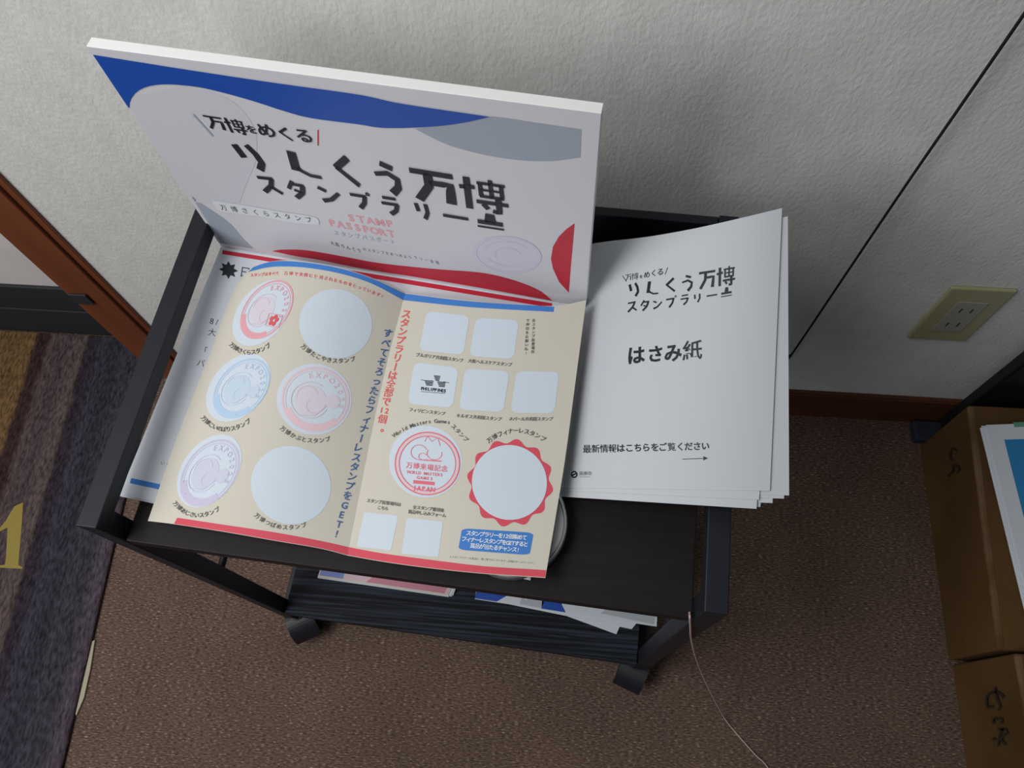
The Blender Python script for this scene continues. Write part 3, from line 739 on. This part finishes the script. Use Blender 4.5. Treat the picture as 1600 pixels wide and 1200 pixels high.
def stamp(c, ex, ey, off, sc, ink, soft, seedn, tint, sakura=False):
    pr = Print(); pr.disc(c, ex, ey); sp = lp('stamp_space', pr, m_space)
    o = (c[0] + off[0], c[1] + off[1]); ex = ex * sc; ey = ey * sc; rnd = random.Random(seedn)
    pr = Print(); pr.ell(o, ex, ey, .93, .99, wob=1); pr.ell(o, ex, ey, .86, .885)
    pr.ell(o, ex, ey, .76, .93, t0=3.6, t1=5.6) if not sakura else pr.ell(o, ex, ey, .78, .93, t0=3.5, t1=5.3)
    lp('stamp_ring', pr, ink, sp, 2)
    pr = Print(); arc_text(pr, 'EXPO2025', o, ex, ey, .74, 1.9, -.15, .23, .01); lp('stamp_lettering', pr, ink, sp, 3)
    # plain swirls fill the middle of the stamp
    pr = Print(); q = (o[0] - ex.x * .15 - ey.x * .05, o[1] - ex.y * .15 - ey.y * .05); pr.ell(q, ex, ey, .54, .56, t0=1.0, t1=5.9)
    pr.ell((q[0] - ex.x * .08, q[1] + ey.y * .12), ex, ey, .30, .325, t0=.4, t1=3.4); pr.ell((q[0] + ex.x * .1, q[1] - ey.y * .18), ex, ey, .2, .225, t0=2.2, t1=5.2)
    pr.line([(q[0] - ex.x * .3 - ey.x * .5, q[1] - ex.y * .3 - ey.y * .5), (q[0] + ex.x * .2 - ey.x * .45, q[1] + ex.y * .2 - ey.y * .45), (q[0] + ex.x * .5 - ey.x * .1, q[1] + ex.y * .5 - ey.y * .1)], 1.0)
    lp('stamp_swirl', pr, soft if not sakura else m_pinkmid, sp, 3)
    pr = Print()
    pr.disc(q, ex * .46, ey * .46, 3); lp('stamp_tint', pr, tint, sp, 2)
    if sakura:
        fc = (428, 501); pr = Print(); fx = ex * .12; fy = ey * .12
        for k in range(5):
            t = PI / 2 + k * 2 * PI / 5; cc = (fc[0] + (fx * math.cos(t) + fy * math.sin(t)).x, fc[1] + (fx * math.cos(t) + fy * math.sin(t)).y)
            pr.disc(cc, ex * .075, ey * .075, 2)
        lp('flower_mark', pr, m_redink, sp, 4)
        pr = Print(); qd = [(421, 490), (442, 493), (436, 512), (415, 509)]
        pr.line(qd + qd[:1], 1.1); lp('flower_frame', pr, ink, sp, 4)
    else:
        pr = Print(); w_ = (o[0] + ex.x * .5, o[1] + ex.y * .5); pr.disc(w_, ex * .22, ey * .22, 3); lp('stamp_tint', pr, tint, sp, 2)
    return sp
a = stamp((410, 489), Vector((38, 9)), Vector((27, -51)), (7, -5), .90, m_pink, m_pinkpale, 1, m_t1, True); a['label'] = 'stamp space with a red ring stamp and flower mark'
a = stamp((372.5, 606), Vector((42, 11)), Vector((28, -52)), (5, 1), .89, m_ltblue, m_palblue, 2, m_t2); a['label'] = 'stamp space with a pale blue ring stamp'
a = stamp((491, 624), Vector((58, 8)), Vector((8, -55)), (2, 0), .92, m_pinkmid, m_pinkpale, 3, m_t1); a['label'] = 'stamp space with a pale pink ring stamp'
a = stamp((327, 736), Vector((42, 11)), Vector((28, -56)), (1, 3), .93, m_lav, m_lavp, 4, m_t3); a['label'] = 'stamp space with a lavender ring stamp'
for c, rx, ry in (((524.5, 506), 57.5, 54), ((454.5, 758), 63, 61)):
    pr = Print(); pr.disc(c, (rx * .99, rx * .08), (-3, ry)); lp('stamp_space', pr, m_space)['label'] = 'empty round stamp space'
for txt, p0, pm, p1 in [('万博さくらスタンプ', (360, 537), (389, 551), (423, 538)), ('万博たこやきスタンプ', (471, 539), (510, 562), (556, 560)), ('万博こいのぼりスタンプ', (316, 651), (350, 671), (392, 656)),
                        ('万博かぶとスタンプ', (438, 667), (475, 687), (517, 685)), ('万博あじさいスタンプ', (272, 784), (304, 805), (344, 794)), ('万博つばめスタンプ', (398, 803), (436, 823), (480, 819))]:
    pr = Print(); pr.path_text(txt, p0, p1, 8.8, pm=pm, bold=.01); lp('caption', pr, m_darkink, level=3)
pr = Print(); pr.path_text('スタンプはすべて', (391, 430.5), (436, 427), 5.6, bold=.02); pr.path_text('万博で実際に使用されたものを使っています!', (443, 427), (599, 464), 6.4, pm=(523, 438), bold=.02); lp('note_text', pr, m_redink, level=2)
pr = Print(); pr.vert_text(list('すべてそろったらフィナーレスタンプをGET!'), [(606, 521), (600, 550), (590, 590), (580, 630), (570, 665), (562, 692), (555, 722), (549, 752), (540, 785), (535, 800), (526, 834)], 15, (.97, .22), (.28, -.96), .022); lp('character', pr, m_blueink, split=True, level=2)
pr = Print(); pr.vert_text(list('スタンプラリーは全部で') + ['12', '個', '。'], [(635, 491), (628, 525), (621, 560), (614, 587), (607, 615), (602, 634), (597, 657), (598, 669)], 15, (.98, .16), (.25, -.97), .022); lp('character', pr, m_redink, split=True, level=2)
SQ = [[(667, 486), (734, 494), (724, 554.5), (655, 547.5)], [(744, 496.5), (811, 500.5), (802.5, 561), (733, 556.5)], [(647.5, 566), (717, 575), (707, 637.5), (637, 631)],
      [(727, 576), (796.5, 580.5), (786, 644), (717, 640)], [(807.5, 580), (874, 581), (866, 646), (797.5, 645)]]
for i, q in enumerate(SQ):
    pr = Print(); pr.quad(q); sp = lp('stamp_space', pr, m_space); sp['label'] = 'empty square stamp space' if i != 2 else 'square stamp space with a black stamp'
    if i == 2:
        pr = Print(); ex = Vector((.98, .12)); ey = Vector((.15, -.98))
        for cx_, cy_, w_, h_ in ((683, 591, 10, 7), (670.5, 598.5, 14, 7), (690, 600.5, 13, 7)):
            for k in range(4):
                yy = cy_ - h_ / 2 + h_ * k / 3.2; pr.line([(cx_ - w_ / 2 + k * .8, yy), (cx_ + w_ / 2 - k * .5, yy + .9)], 1.5)
        pr.line([(658, 593.5), (667, 595.5)], .8); pr.line([(693, 596.5), (702, 598.5)], .8)
        pr.path_text('PHILIPPINES', (658, 607), (697, 611), 6.6, bold=.05); pr.line([(658, 612), (696, 615)], .7)
        lp('stamp_mark', pr, m_black, sp, 2)
for txt, p0, p1 in [('ブルガリア共和国スタンプ', (650, 554.5), (724, 564)), ('大阪ヘルスケアスタンプ', (731.5, 564), (800, 570.5)), ('フィリピンスタンプ', (639, 640), (696, 647)), ('キルギス共和国スタンプ', (713, 649.5), (784, 655.5)), ('ネパール共和国スタンプ', (795, 655), (864, 655))]:
    pr = Print(); pr.path_text(txt, p0, p1, 6.6, bold=.012, up=(.2, -.97)); lp('caption', pr, m_darkink, level=3)
pr = Print(); pr.vert_text(list('各スタンプ設置場所'), [(834, 501), (832.5, 550)], 5.6, (1, .05), (.1, -1), .012); pr.vert_text(list('で押印をお願いね!'), [(824.5, 501), (822, 552)], 5.6, (1, .05), (.1, -1), .012); lp('note_text', pr, m_darkink, level=2)
pr = Print(); pr.path_text('World Masters Games', (615, 681), (704, 660), 8.5, pm=(657, 661), bold=.012); pr.path_text('スタンプ', (706, 664), (731, 690), 8.5, bold=.012); lp('caption', pr, m_darkink, level=3)
pr = Print(); pr.path_text('万博フィナーレスタンプ', (761, 691), (853, 689), 9.2, pm=(806, 673), bold=.015); lp('caption', pr, m_darkink, level=3)
# games stamp
pr = Print(); pr.disc((665, 721.5), (57, 4), (-3, 56)); sp = lp('stamp_space', pr, m_space); sp['label'] = 'round stamp space with a crimson commemorative stamp'
pr = Print(); EXG, EYG = Vector((51, 3)), Vector((3, -49.5)); og = (668, 724.5); pr.ell(og, EXG, EYG, .965, 1.0); pr.ell(og, EXG, EYG, .85, .875); lp('stamp_ring', pr, m_crimstamp, sp, 3)
pr = Print(); pr.ell(og, EXG, EYG, .875, .965); lp('stamp_tint', pr, m_pinkpale, sp, 2)
pr = Print(); pr.path_text('万博来場記念', (634, 727), (700, 733.5), 10.5, bold=.01); pr.path_text('WORLD MASTERS', (637, 737.5), (692, 742.5), 6.4, bold=.02)
pr.path_text('GAMES', (651, 746), (677, 748.5), 6.4, bold=.02); pr.line([(646, 753), (679, 756)], 5.2); pr.path_text('JAPAN', (644, 762), (680, 765.5), 10, bold=.03); lp('stamp_lettering', pr, m_crimstamp, sp, 3)
pr = Print()      # plain rounded outlines above the lettering
pr.ell((655, 707), Vector((13, 1)), Vector((1, -12)), .93, 1.0, n=30, t0=.4, t1=5.2); pr.ell((661, 714), Vector((7, .5)), Vector((0, -6)), .88, 1.0, n=20, t0=.6, t1=5.6)
pr.ell((679, 709), Vector((12, 1)), Vector((1, -10)), .92, 1.0, n=30, t0=2.6, t1=6.6); pr.line([(664, 690), (668, 682), (675, 690), (684, 684), (688, 697)], 1.0); pr.line([(662, 719), (690, 721)], 1.6)
lp('stamp_outline', pr, m_crimstamp, sp, 3)
# finale medallion
pr = Print(); c = (797, 754.5); rim = []
for i in range(120):
    t = 2 * PI * i / 120; w_ = abs(math.sin(6 * t + .3)) ** .8; rr = 64.0 + 6.0 * (1 - w_) * 1.0
    rr = 65.4 + 3.8 * math.cos(12 * (t + PI / 2 - .168))
    rim.append((c[0] + rr * .98 * math.cos(t), c[1] + rr * math.sin(t)))
pr.star(c, rim, 7); fin = lp('medallion', pr, m_red); fin['label'] = 'red scalloped seal border around the final stamp space'
pr = Print(); pr.disc((796, 754), (58.5, 2), (-1, 58.5)); lp('stamp_space', pr, m_space, leaf, 2.2)['label'] = 'empty round stamp space inside the red seal'
pr = Print(); pr.quad([(569, 800), (622.5, 806), (611, 860), (557.5, 854)], .05); lp('code_panel', pr, m_space)
pr = Print(); pr.quad([(636, 809), (692.5, 815), (685, 871), (627.5, 865)], .05); lp('code_panel', pr, m_space)
pr = Print(); pr.path_text('スタンプ設置場所は', (573, 782), (627, 789), 6.4, bold=.015); pr.path_text('こちら', (590, 793), (607, 795.5), 6.4, bold=.015)
pr.path_text('全スタンプ獲得後', (645, 792.5), (694, 798), 6.6, bold=.015); pr.path_text('賞品申し込みフォーム', (638, 799.5), (697, 806), 6.6, bold=.015); lp('caption', pr, m_darkink, level=3)
pr = Print(); pr.quad([(722, 825.5), (833.8, 832.5), (827.5, 867.5), (716, 859)], .12, 6)
bx = lp('blue_box', pr, m_blue)
pr = Print(); pr.path_text('スタンプラリーを12個集めて', (729, 833), (823, 840.5), 8.6, bold=.02, up=(.2, -.97)); pr.path_text('フィナーレスタンプをGETすると', (722, 842), (825, 851), 8.6, bold=.02, up=(.2, -.97))
pr.path_text('賞品が当たるチャンス!', (735, 852.5), (812, 859.5), 8.6, bold=.02, up=(.2, -.97)); pr.build('box_text', m_white, lf_t, bx, level=3)
pr = Print(); pr.path_text('※スタンプラリーの賞品は、数に限りがございます。詳細はホームページへ。', (702, 870), (836, 880), 3.8); lp('small_print', pr, m_grayink)

# ------------------------------------------------------------------ stack of insert sheets on the right
def sh_edge(y): return 917 - max(0, y - 480) * .146
def sh_h(x, y):
    e = sh_edge(y) + 2; u = max(0, min(1.05, (x - e) / (1222 - e))); v = max(0, min(1, (y - 325) / 470))
    rise = 1 - max(0, 1 - u) ** 2.3
    return .7372 - rise * (.072 + .066 * (1 - v) ** 1.1)
papers = empty('paper_stack', at(1040, 600, hS)); WORLD_LOC[papers.name] = Vector(papers.location)
tag(papers, 'stack of white printed sheets hanging over the right rail of the cart', 'paper stack')
top_t = None
sheets = [((873, 383), (1222, 325), (1203, 767), (850, 762)), ((873, 384), (1220, 327), (1186, 781), (850, 766)), ((874, 385), (1219, 328), (1182, 795), (850, 775)),
          ((878, 388), (1231, 338), (1233, 774), (858, 766)), ((878, 389), (1229, 341), (1225, 779), (858, 768)), ((878, 389), (1228, 343), (1207, 786), (856, 771)),
          ((880, 390), (1226, 345), (1188, 792), (856, 774))]
for k, (TL_, TR_, BR_, BL_) in enumerate(sheets):
    tm = [(TL_[0] + (TR_[0] - TL_[0]) * t, TL_[1] + (TR_[1] - TL_[1]) * t + 12 * math.sin(PI * t) * (1 - .3 * t)) for t in (0, .2, .4, .6, .8, 1)]
    TL_ = (893 + k * .5, 387); BL_ = (863 + k * .3, BL_[1]); tm[0] = TL_
    G = coons(tm, [BL_, BR_], [TL_, (909 + k * .2, 474), (885, 620), BL_], [TR_, BR_], 40, 24)
    Pq = [[at(p.x, p.y, sh_h(p.x, p.y) + .0006 * k) for p, u, v in row] for row in G]
    # softly rounded free corner
    vs, fs, topf = slab(Pq, .0004)
    o = mesh('sheet', vs, fs, m_paperS, papers, smooth=False)
    if k == 0: top_t = (bvh_of(vs, topf), lambda x, y: at(x, y, sh_h(x, y)))
SEX, SEY = Vector((.985, -.17)), Vector((.02, -1))
ta, tb, tc_ = Print(), Print(), Print()
for ch, p, sz in [('り', (990, 452.5), 22), ('ん', (1018, 450.5), 22), ('く', (1046.5, 446.5), 21), ('う', (1075, 442), 22), ('万', (1104.5, 437), 25), ('博', (1134, 431), 27)]:
    ta.hand(ch, p, SEX * sz, SEY * sz * 1.05, 1.15)
for ch, p, sz in [('ス', (988, 479), 16), ('タ', (1008, 477), 16), ('ン', (1027.5, 475), 15), ('プ', (1049, 471.5), 17), ('ラ', (1070, 468.5), 15), ('リ', (1089.5, 465.5), 14), ('ー', (1112, 461.5), 16), ('印', (1135, 457.5), 17)]:
    ta.hand(ch, p, SEX * sz, SEY * sz, 1.2)
for ch, p, sz in [('万', (982, 433.5), 9.5), ('博', (992.5, 431.5), 10)]: tb.hand(ch, p, SEX * sz, SEY * sz, .75)
for ch, p, sz in [('を', (1002, 432.5), 6), ('め', (1011, 429.5), 11), ('く', (1021.5, 427), 11), ('る', (1032, 425), 12)]: tb.glyph(ch, p, SEX * sz, SEY * sz, .01)
tb.line([(973, 431), (979, 440)], .9); tb.line([(1043.5, 418), (1039.5, 429)], .9)
for ch, p, sz in [('は', (995, 555.5), 29), ('さ', (1024.5, 553.5), 27), ('み', (1052, 551.5), 29), ('紙', (1082, 548), 32)]: tc_.glyph(ch, p, Vector((.99, -.10)) * sz, SEY * sz * 1.02, .03 if ch != '紙' else .018)
ta.build('character', m_black, top_t, papers, split=True, level=2); tb.build('small_lettering', m_black, top_t, papers, level=2)['kind'] = 'stuff'; tc_.build('character', m_black, top_t, papers, split=True, level=2)
pr = Print(); pr.path_text('最新情報はこちらをご覧ください', (911, 702), (1109, 697), 13.6, bold=.024); pr.build('character', m_black, top_t, papers, split=True, level=2)
pr = Print(); pr.line([(1066, 717.5), (1100, 716.3)], 1.1); pr.star((1101, 716.2), [(1106.5, 716), (1099, 712.8), (1099, 719.4)], 1); pr.build('arrow', m_black, top_t, papers)
pr = Print(); pr.ell((897.5, 741.5), (5.2, 0), (0, -5.6), .62, 1, n=24); pr.line([(893, 743.5), (902, 739.5)], 2.0); pr.build('city_emblem', m_black, top_t, papers, level=2)
pr = Print(); pr.path_text('泉南市', (905, 740), (925, 740), 7.2, bold=.015); pr.line([(906, 745.3), (922, 745.3)], .6); pr.build('city_name', m_grayink, top_t, papers, level=2)

# ------------------------------------------------------------------ things on the lower shelf
def flat_sheet(parent, q, z, m, th=.0005):
    v = [at(x, y, H - z) for x, y in q]; mb = MB(); dn = Vector((0, 0, th))
    n = len(v); mb.add(v + [p - dn for p in v], [tuple(range(n - 1, -1, -1)), tuple(range(n, 2 * n))] + [(i, (i + 1) % n, n + (i + 1) % n, n + i) for i in range(n)])
    return mb.build('sheet', m, parent)
lowl = empty('leaflet_pile', at(610, 880, hB)); WORLD_LOC[lowl.name] = Vector(lowl.location)
tag(lowl, 'flat pile of pink and white leaflets on the lower shelf, left', 'leaflets')
for k in range(8):
    dx = random.uniform(-1, 1)
    q = [(497 + dx, 903 + .3 * k - 1.5), (701 + dx + (k % 3) * 4, 933 + .3 * k - 2 - (k % 3)), (760 + dx, 800), (545 + dx, 775)]
    flat_sheet(lowl, q, zB + .0009 + .0008 * (8 - k), m_paper if k else m_beige, .0007)
def lowprint(poly, m, name, parent, z, k=2):
    pr = Print(); cx_ = sum(p[0] for p in poly) / len(poly); cy_ = sum(p[1] for p in poly) / len(poly)
    v = [at(x, y, H - z) for x, y in poly]; return mesh(name, v, [tuple(range(len(v)))], m, parent)
zt = zB + .0009 + .0008 * 8 + .0002
lowprint([(499, 899), (536, 904.5), (552, 830), (522, 825)], mat('mauve_blue_print', (120, 138, 196), .6), 'blue_panel', lowl, zt)
lowprint([(537, 904.7), (700, 928.5), (735, 830), (570, 810)], mat('pinkish_print', (214, 186, 196), .6), 'pink_panel', lowl, zt)
lowprint([(572, 909.5), (694, 927.5), (700, 916), (585, 899)], mat('rose_print', (196, 132, 148), .6), 'rose_panel', lowl, zt + .0002)
lowr = empty('poster_pile', at(880, 940, hB)); WORLD_LOC[lowr.name] = Vector(lowr.location)
tag(lowr, 'fanned pile of blue and white printed sheets on the lower shelf, right', 'leaflets')
for k, q in enumerate([[(742, 936), (1026, 979), (1027, 958), (1010, 850), (760, 820)], [(760, 937), (987, 983), (1002, 965), (1010, 850), (760, 820)], [(790, 940), (865, 955), (963, 991), (970, 975), (1000, 850), (770, 820)],
                       [(745, 934), (1020, 976), (1010, 850), (760, 820)]]):
    flat_sheet(lowr, q, zB + .0042 - .001 * k, m_paper, .0008)
zt = zB + .0044
gr_ = mat('light_gray_print', (176, 184, 192), .6)
lowprint([(742, 935), (776, 940), (790, 932), (800, 925), (790, 860), (760, 850)], m_navy, 'blue_panel', lowr, zt)
lowprint([(846, 951), (884, 957), (878, 945), (872, 900), (850, 900)], m_navy, 'blue_panel', lowr, zt)
lowprint([(812, 944), (846, 950), (850, 940), (830, 930), (822, 938), (815, 932)], gr_, 'gray_panel', lowr, zt)
lowprint([(938, 958), (1022, 976), (1024, 962), (960, 945), (934, 948), (946, 953)], gr_, 'gray_panel', lowr, zt)

# ------------------------------------------------------------------ cord, wire, outlet
cz = WY - .016
pts = [on_y(1600 + (1600 - 1235) * 1.2, 25 - 525 * 1.2, cz)] if False else []
a_ = on_y(1598, 25, cz); b_ = on_y(1400, 312, cz); e_ = on_y(1243, 545, cz)
up_ = a_ + (a_ - b_) * 3.6; g1 = on_y(1232, 556, cz); g2 = on_y(1200, 585, cz); g3 = Vector((g2.x - .05, cz, .14)); g4 = Vector((g3.x - .10, cz - .003, .106))
o = tube('hanging_cord', smooth_path([up_, a_, b_, e_, g1, g2, g3, g4], 8), .0016, m_cord, origin=g4)
tag(o, 'thin black cord hanging down the textured wall behind the paper stack', 'cord')
wp = [(1077.5, 957, .7405), (1078, 967, .7405), (1079, 985, .79), (1080, 998, .86), (1087, 1027, 1.02), (1100, 1060, 1.19), (1124, 1108, 1.35), (1139, 1132, H - .003), (1178, 1177, H - .0025), (1202, 1203, H - .0025), (1250, 1290, H - .0025)]
o = tube('thin_wire', smooth_path([at(x, y, h) for x, y, h in wp], 8), .0011, m_wire, origin=at(1139, 1132, H))
tag(o, 'thin pinkish wire hanging from the shelf corner down onto the brown carpet', 'wire')
op = [on_y(*p, WY) for p in ((1416, 523), (1482, 445), (1594, 447), (1508, 532))]
ox0 = (op[0].x + op[1].x) / 2; ox1 = (op[2].x + op[3].x) / 2; oz0 = (op[0].z + op[3].z) / 2; oz1 = (op[1].z + op[2].z) / 2; ocx = (ox0 + ox1) / 2; ocz = (oz0 + oz1) / 2
outl = empty('wall_outlet', (ocx, WY, ocz)); WORLD_LOC[outl.name] = Vector(outl.location)
tag(outl, 'ivory double power outlet plate on the textured wall', 'power outlet')
mb = MB(); mb.box((ox0 + .002, WY - .006, oz0 + .002), (ox1 - .002, WY - .0002, oz1 - .002)); mb.build('cover_plate', m_ivory, outl, bevel=.003, seg=3)
mb = MB(); mb.box((ocx - .021, WY - .0078, ocz - .042), (ocx + .021, WY - .0061, ocz + .042)); mb.build('socket_face', m_socket, outl, bevel=.001)
for dz in (.02, -.02):
    for dx in (-.0075, .0075):
        mb = MB(); mb.box((ocx + dx - .0013, WY - .0081, ocz + dz - .0055), (ocx + dx + .0013, WY - .00785, ocz + dz + .0055)); mb.build('slot', m_slot, outl)
# ------------------------------------------------------------------ cartons on the right
def carton(y0, y1, x0, hh, label, h1=None):
    h1 = h1 or hh
    o = empty('cardboard_carton', (x0 + .18, (y0 + y1) / 2, 0)); WORLD_LOC[o.name] = Vector(o.location)
    tag(o, label, 'cardboard box', 'cartons on the floor at the right')
    mb = MB(); x1 = x0 + .36
    mb.hexa([Vector(p) for p in ((x0 + .004, y0, 0.0005), (x1, y0, 0.0005), (x1, y1, 0.0005), (x0 + .006, y1, 0.0005), (x0, y0, hh - .003), (x1, y0, hh - .003), (x1, y1, h1 - .003), (x0, y1, h1 - .003))])
    mb.build('body', m_card, o, bevel=.003)
    for s_ in (0, 1):
        xa, xb = (x0 + .001, x0 + .179) if s_ == 0 else (x0 + .181, x1 - .001)
        mb = MB(); up = .0035
        mb.hexa([Vector(p) for p in ((xa, y0 + .001, hh - .0028), (xb, y0 + .001, hh - .0028), (xb, y1 - .001, h1 - .0028), (xa, y1 - .001, h1 - .0028), (xa, y0 + .001, hh), (xb, y0 + .001, hh + (up if s_ == 0 else 0)), (xb, y1 - .001, h1 + (up if s_ == 0 else 0)), (xa, y1 - .001, h1))])
        mb.build('flap', m_card, o, bevel=.0012)
    mb = MB(); mb.hexa([Vector(p) for p in ((x0 - .0008, y0 + .002, hh - .008), (x0 + .010, y0 + .002, hh - .008), (x0 + .010, y1 - .002, h1 - .008), (x0 - .0008, y1 - .002, h1 - .008), (x0 - .0008, y0 + .002, hh + .0008), (x0 + .010, y0 + .002, hh + .0008), (x0 + .010, y1 - .002, h1 + .0008), (x0 - .0008, y1 - .002, h1 + .0008))]); mb.build('worn_edge', m_cardw, o, bevel=.003)
    return o
xb = at(1437, 697, H).x * .5 + at(1475, 1031, H).x * .5 - .002
yb1 = at(1437, 697, H).y; ygap = at(1477, 1034, H).y
hA, hZ = on_x(1560, 1010, xb).z, on_x(1513, 634, xb).z; print('carton', xb, hA, hZ, ygap, yb1)
ct1 = carton(ygap + .003, yb1, xb, hA, 'brown cardboard carton carrying white and blue printed sheets', hZ)
ct2 = carton(ygap - .42, ygap - .004, xb + .003, on_x(1590, 1030, xb).z - .008, 'brown cardboard carton with large marker writing, nearest the camera')
def facewrite(strokes, fn, w, parent, X):
    vs = []; fs = []
    for st in strokes:
        v, f2 = stroke_mesh([fn(*p) for p in densify([p for p in st])] if len(st) > 2 else [fn(*p) for p in st], w, w * .8); n = len(vs)
        vs += [on_x(p.x, p.y, X) for p in v]; fs += [tuple(i + n for i in q) for q in f2]
    mesh('marker_writing', vs, fs, m_marker, parent)
z1 = lambda x, y: (1480 + x / 6.667, 1020 + y / 6.667)
z2 = lambda x, y: (1430 + x / 7.5, 620 + y / 7.5)
facewrite([[(490, 360), (520, 480), (550, 560), (530, 600)], [(480, 410), (415, 450), (415, 560), (480, 560)], [(500, 400), (580, 450), (570, 475)], [(480, 690), (480, 740)], [(480, 692), (565, 690), (565, 740)],
           [(520, 800), (600, 800), (630, 850)], [(580, 790), (540, 880), (530, 970)], [(600, 850), (560, 900), (610, 960)], [(470, 890), (500, 910)]], z1, 4.2, ct2, xb + .0018)
facewrite([[(410, 620), (440, 605), (485, 630)], [(410, 640), (405, 700), (430, 750)], [(440, 800), (500, 820), (510, 860), (480, 890)], [(380, 930), (440, 870), (430, 800)]], z2, 3.4, ct1, xb - .0012)
# sheets on the carton
def ctop(p, dz): return Vector((p.x, p.y, hA + (hZ - hA) * (p.y - ygap) / (yb1 - ygap) + .0042 + dz))
def on_top(px, py, dz):            # point where the view ray meets the sloping carton top
    h = H - hZ
    for _ in range(20): q = at(px, py, h); h = H - ctop(q, dz).z
    return at(px, py, h)
ptop = on_top(1536, 664, .008); pdir = on_top(1600, 925, .008) - ptop; pdir.z = 0; pdir.normalize(); pr_ = Vector((pdir.y, -pdir.x, 0)); pr_ = -pr_ if pr_.x < 0 else pr_
post_ = empty('poster_pile', ctop(ptop + Vector((.12, -.15, 0)), 0)); WORLD_LOC[post_.name] = Vector(post_.location)
tag(post_, 'pile of white sheets printed with a blue panel on the cardboard carton', 'paper stack')
for k in range(7):
    z = .0012 * k; ox = ptop + Vector((random.uniform(-.002, .002) + (.005 if k > 4 else 0), random.uniform(-.003, .001), 0)); wv = pr_ * .21; hv = pdir * .297
    mb = MB(); mb.hexa([ctop(q, zz) for zz in (z, z + .001) for q in (ox + hv, ox + hv + wv, ox + wv, ox)]); mb.build('sheet', m_paper, post_)
zt = .0012 * 6 + .0012
A0 = on_top(1569, 687, zt)
v = [ctop(q, zt) for q in (A0, A0 + pr_ * .16, A0 + pr_ * .16 + pdir * .24, A0 + pdir * .24)]; mesh('blue_panel', v, [(0, 1, 2, 3)], m_cyan, post_)
A0 = on_top(1583, 660, zt); v = [ctop(q, zt) for q in (A0, A0 + pr_ * .05, A0 + pr_ * .05 + pdir * .008, A0 + pdir * .008)]; mesh('green_mark', v, [(0, 1, 2, 3)], m_green, post_)
# low navy case behind the carton
mb = MB(); mb.box((on_y(1440, 650, WY - .02).x - .0, yb1 + .004, 0.0005), (xb + .33, WY - .013, .022)); o = mb.build('storage_case', m_navycase, origin=(xb + .1, yb1 + .02, 0), bevel=.004)
tag(o, 'low dark navy case on the floor between baseboard and cardboard carton', 'case')
# black cabinet beside the wall
cab = empty('black_cabinet', (1.1, WY - .02, 0)); WORLD_LOC[cab.name] = Vector(cab.location)
tag(cab, 'tall black cabinet against the wall behind the cardboard carton', 'cabinet')
cx0 = on_y(1560, 598, WY - .03).x
mb = MB(); mb.box((cx0, WY - .030, .028), (cx0 + .55, WY - .0115, 1.1)); mb.build('body', m_cab, cab, bevel=.002)
mb = MB(); mb.box((cx0 + .004, WY - .0345, .24), (cx0 + .272, WY - .0305, 1.095)); mb.build('door', m_cab, cab, bevel=.001)
mb = MB(); mb.box((cx0 + .278, WY - .0345, .24), (cx0 + .546, WY - .0305, 1.095)); mb.build('door', m_cab, cab, bevel=.001)
print('objects', len(bpy.data.objects))
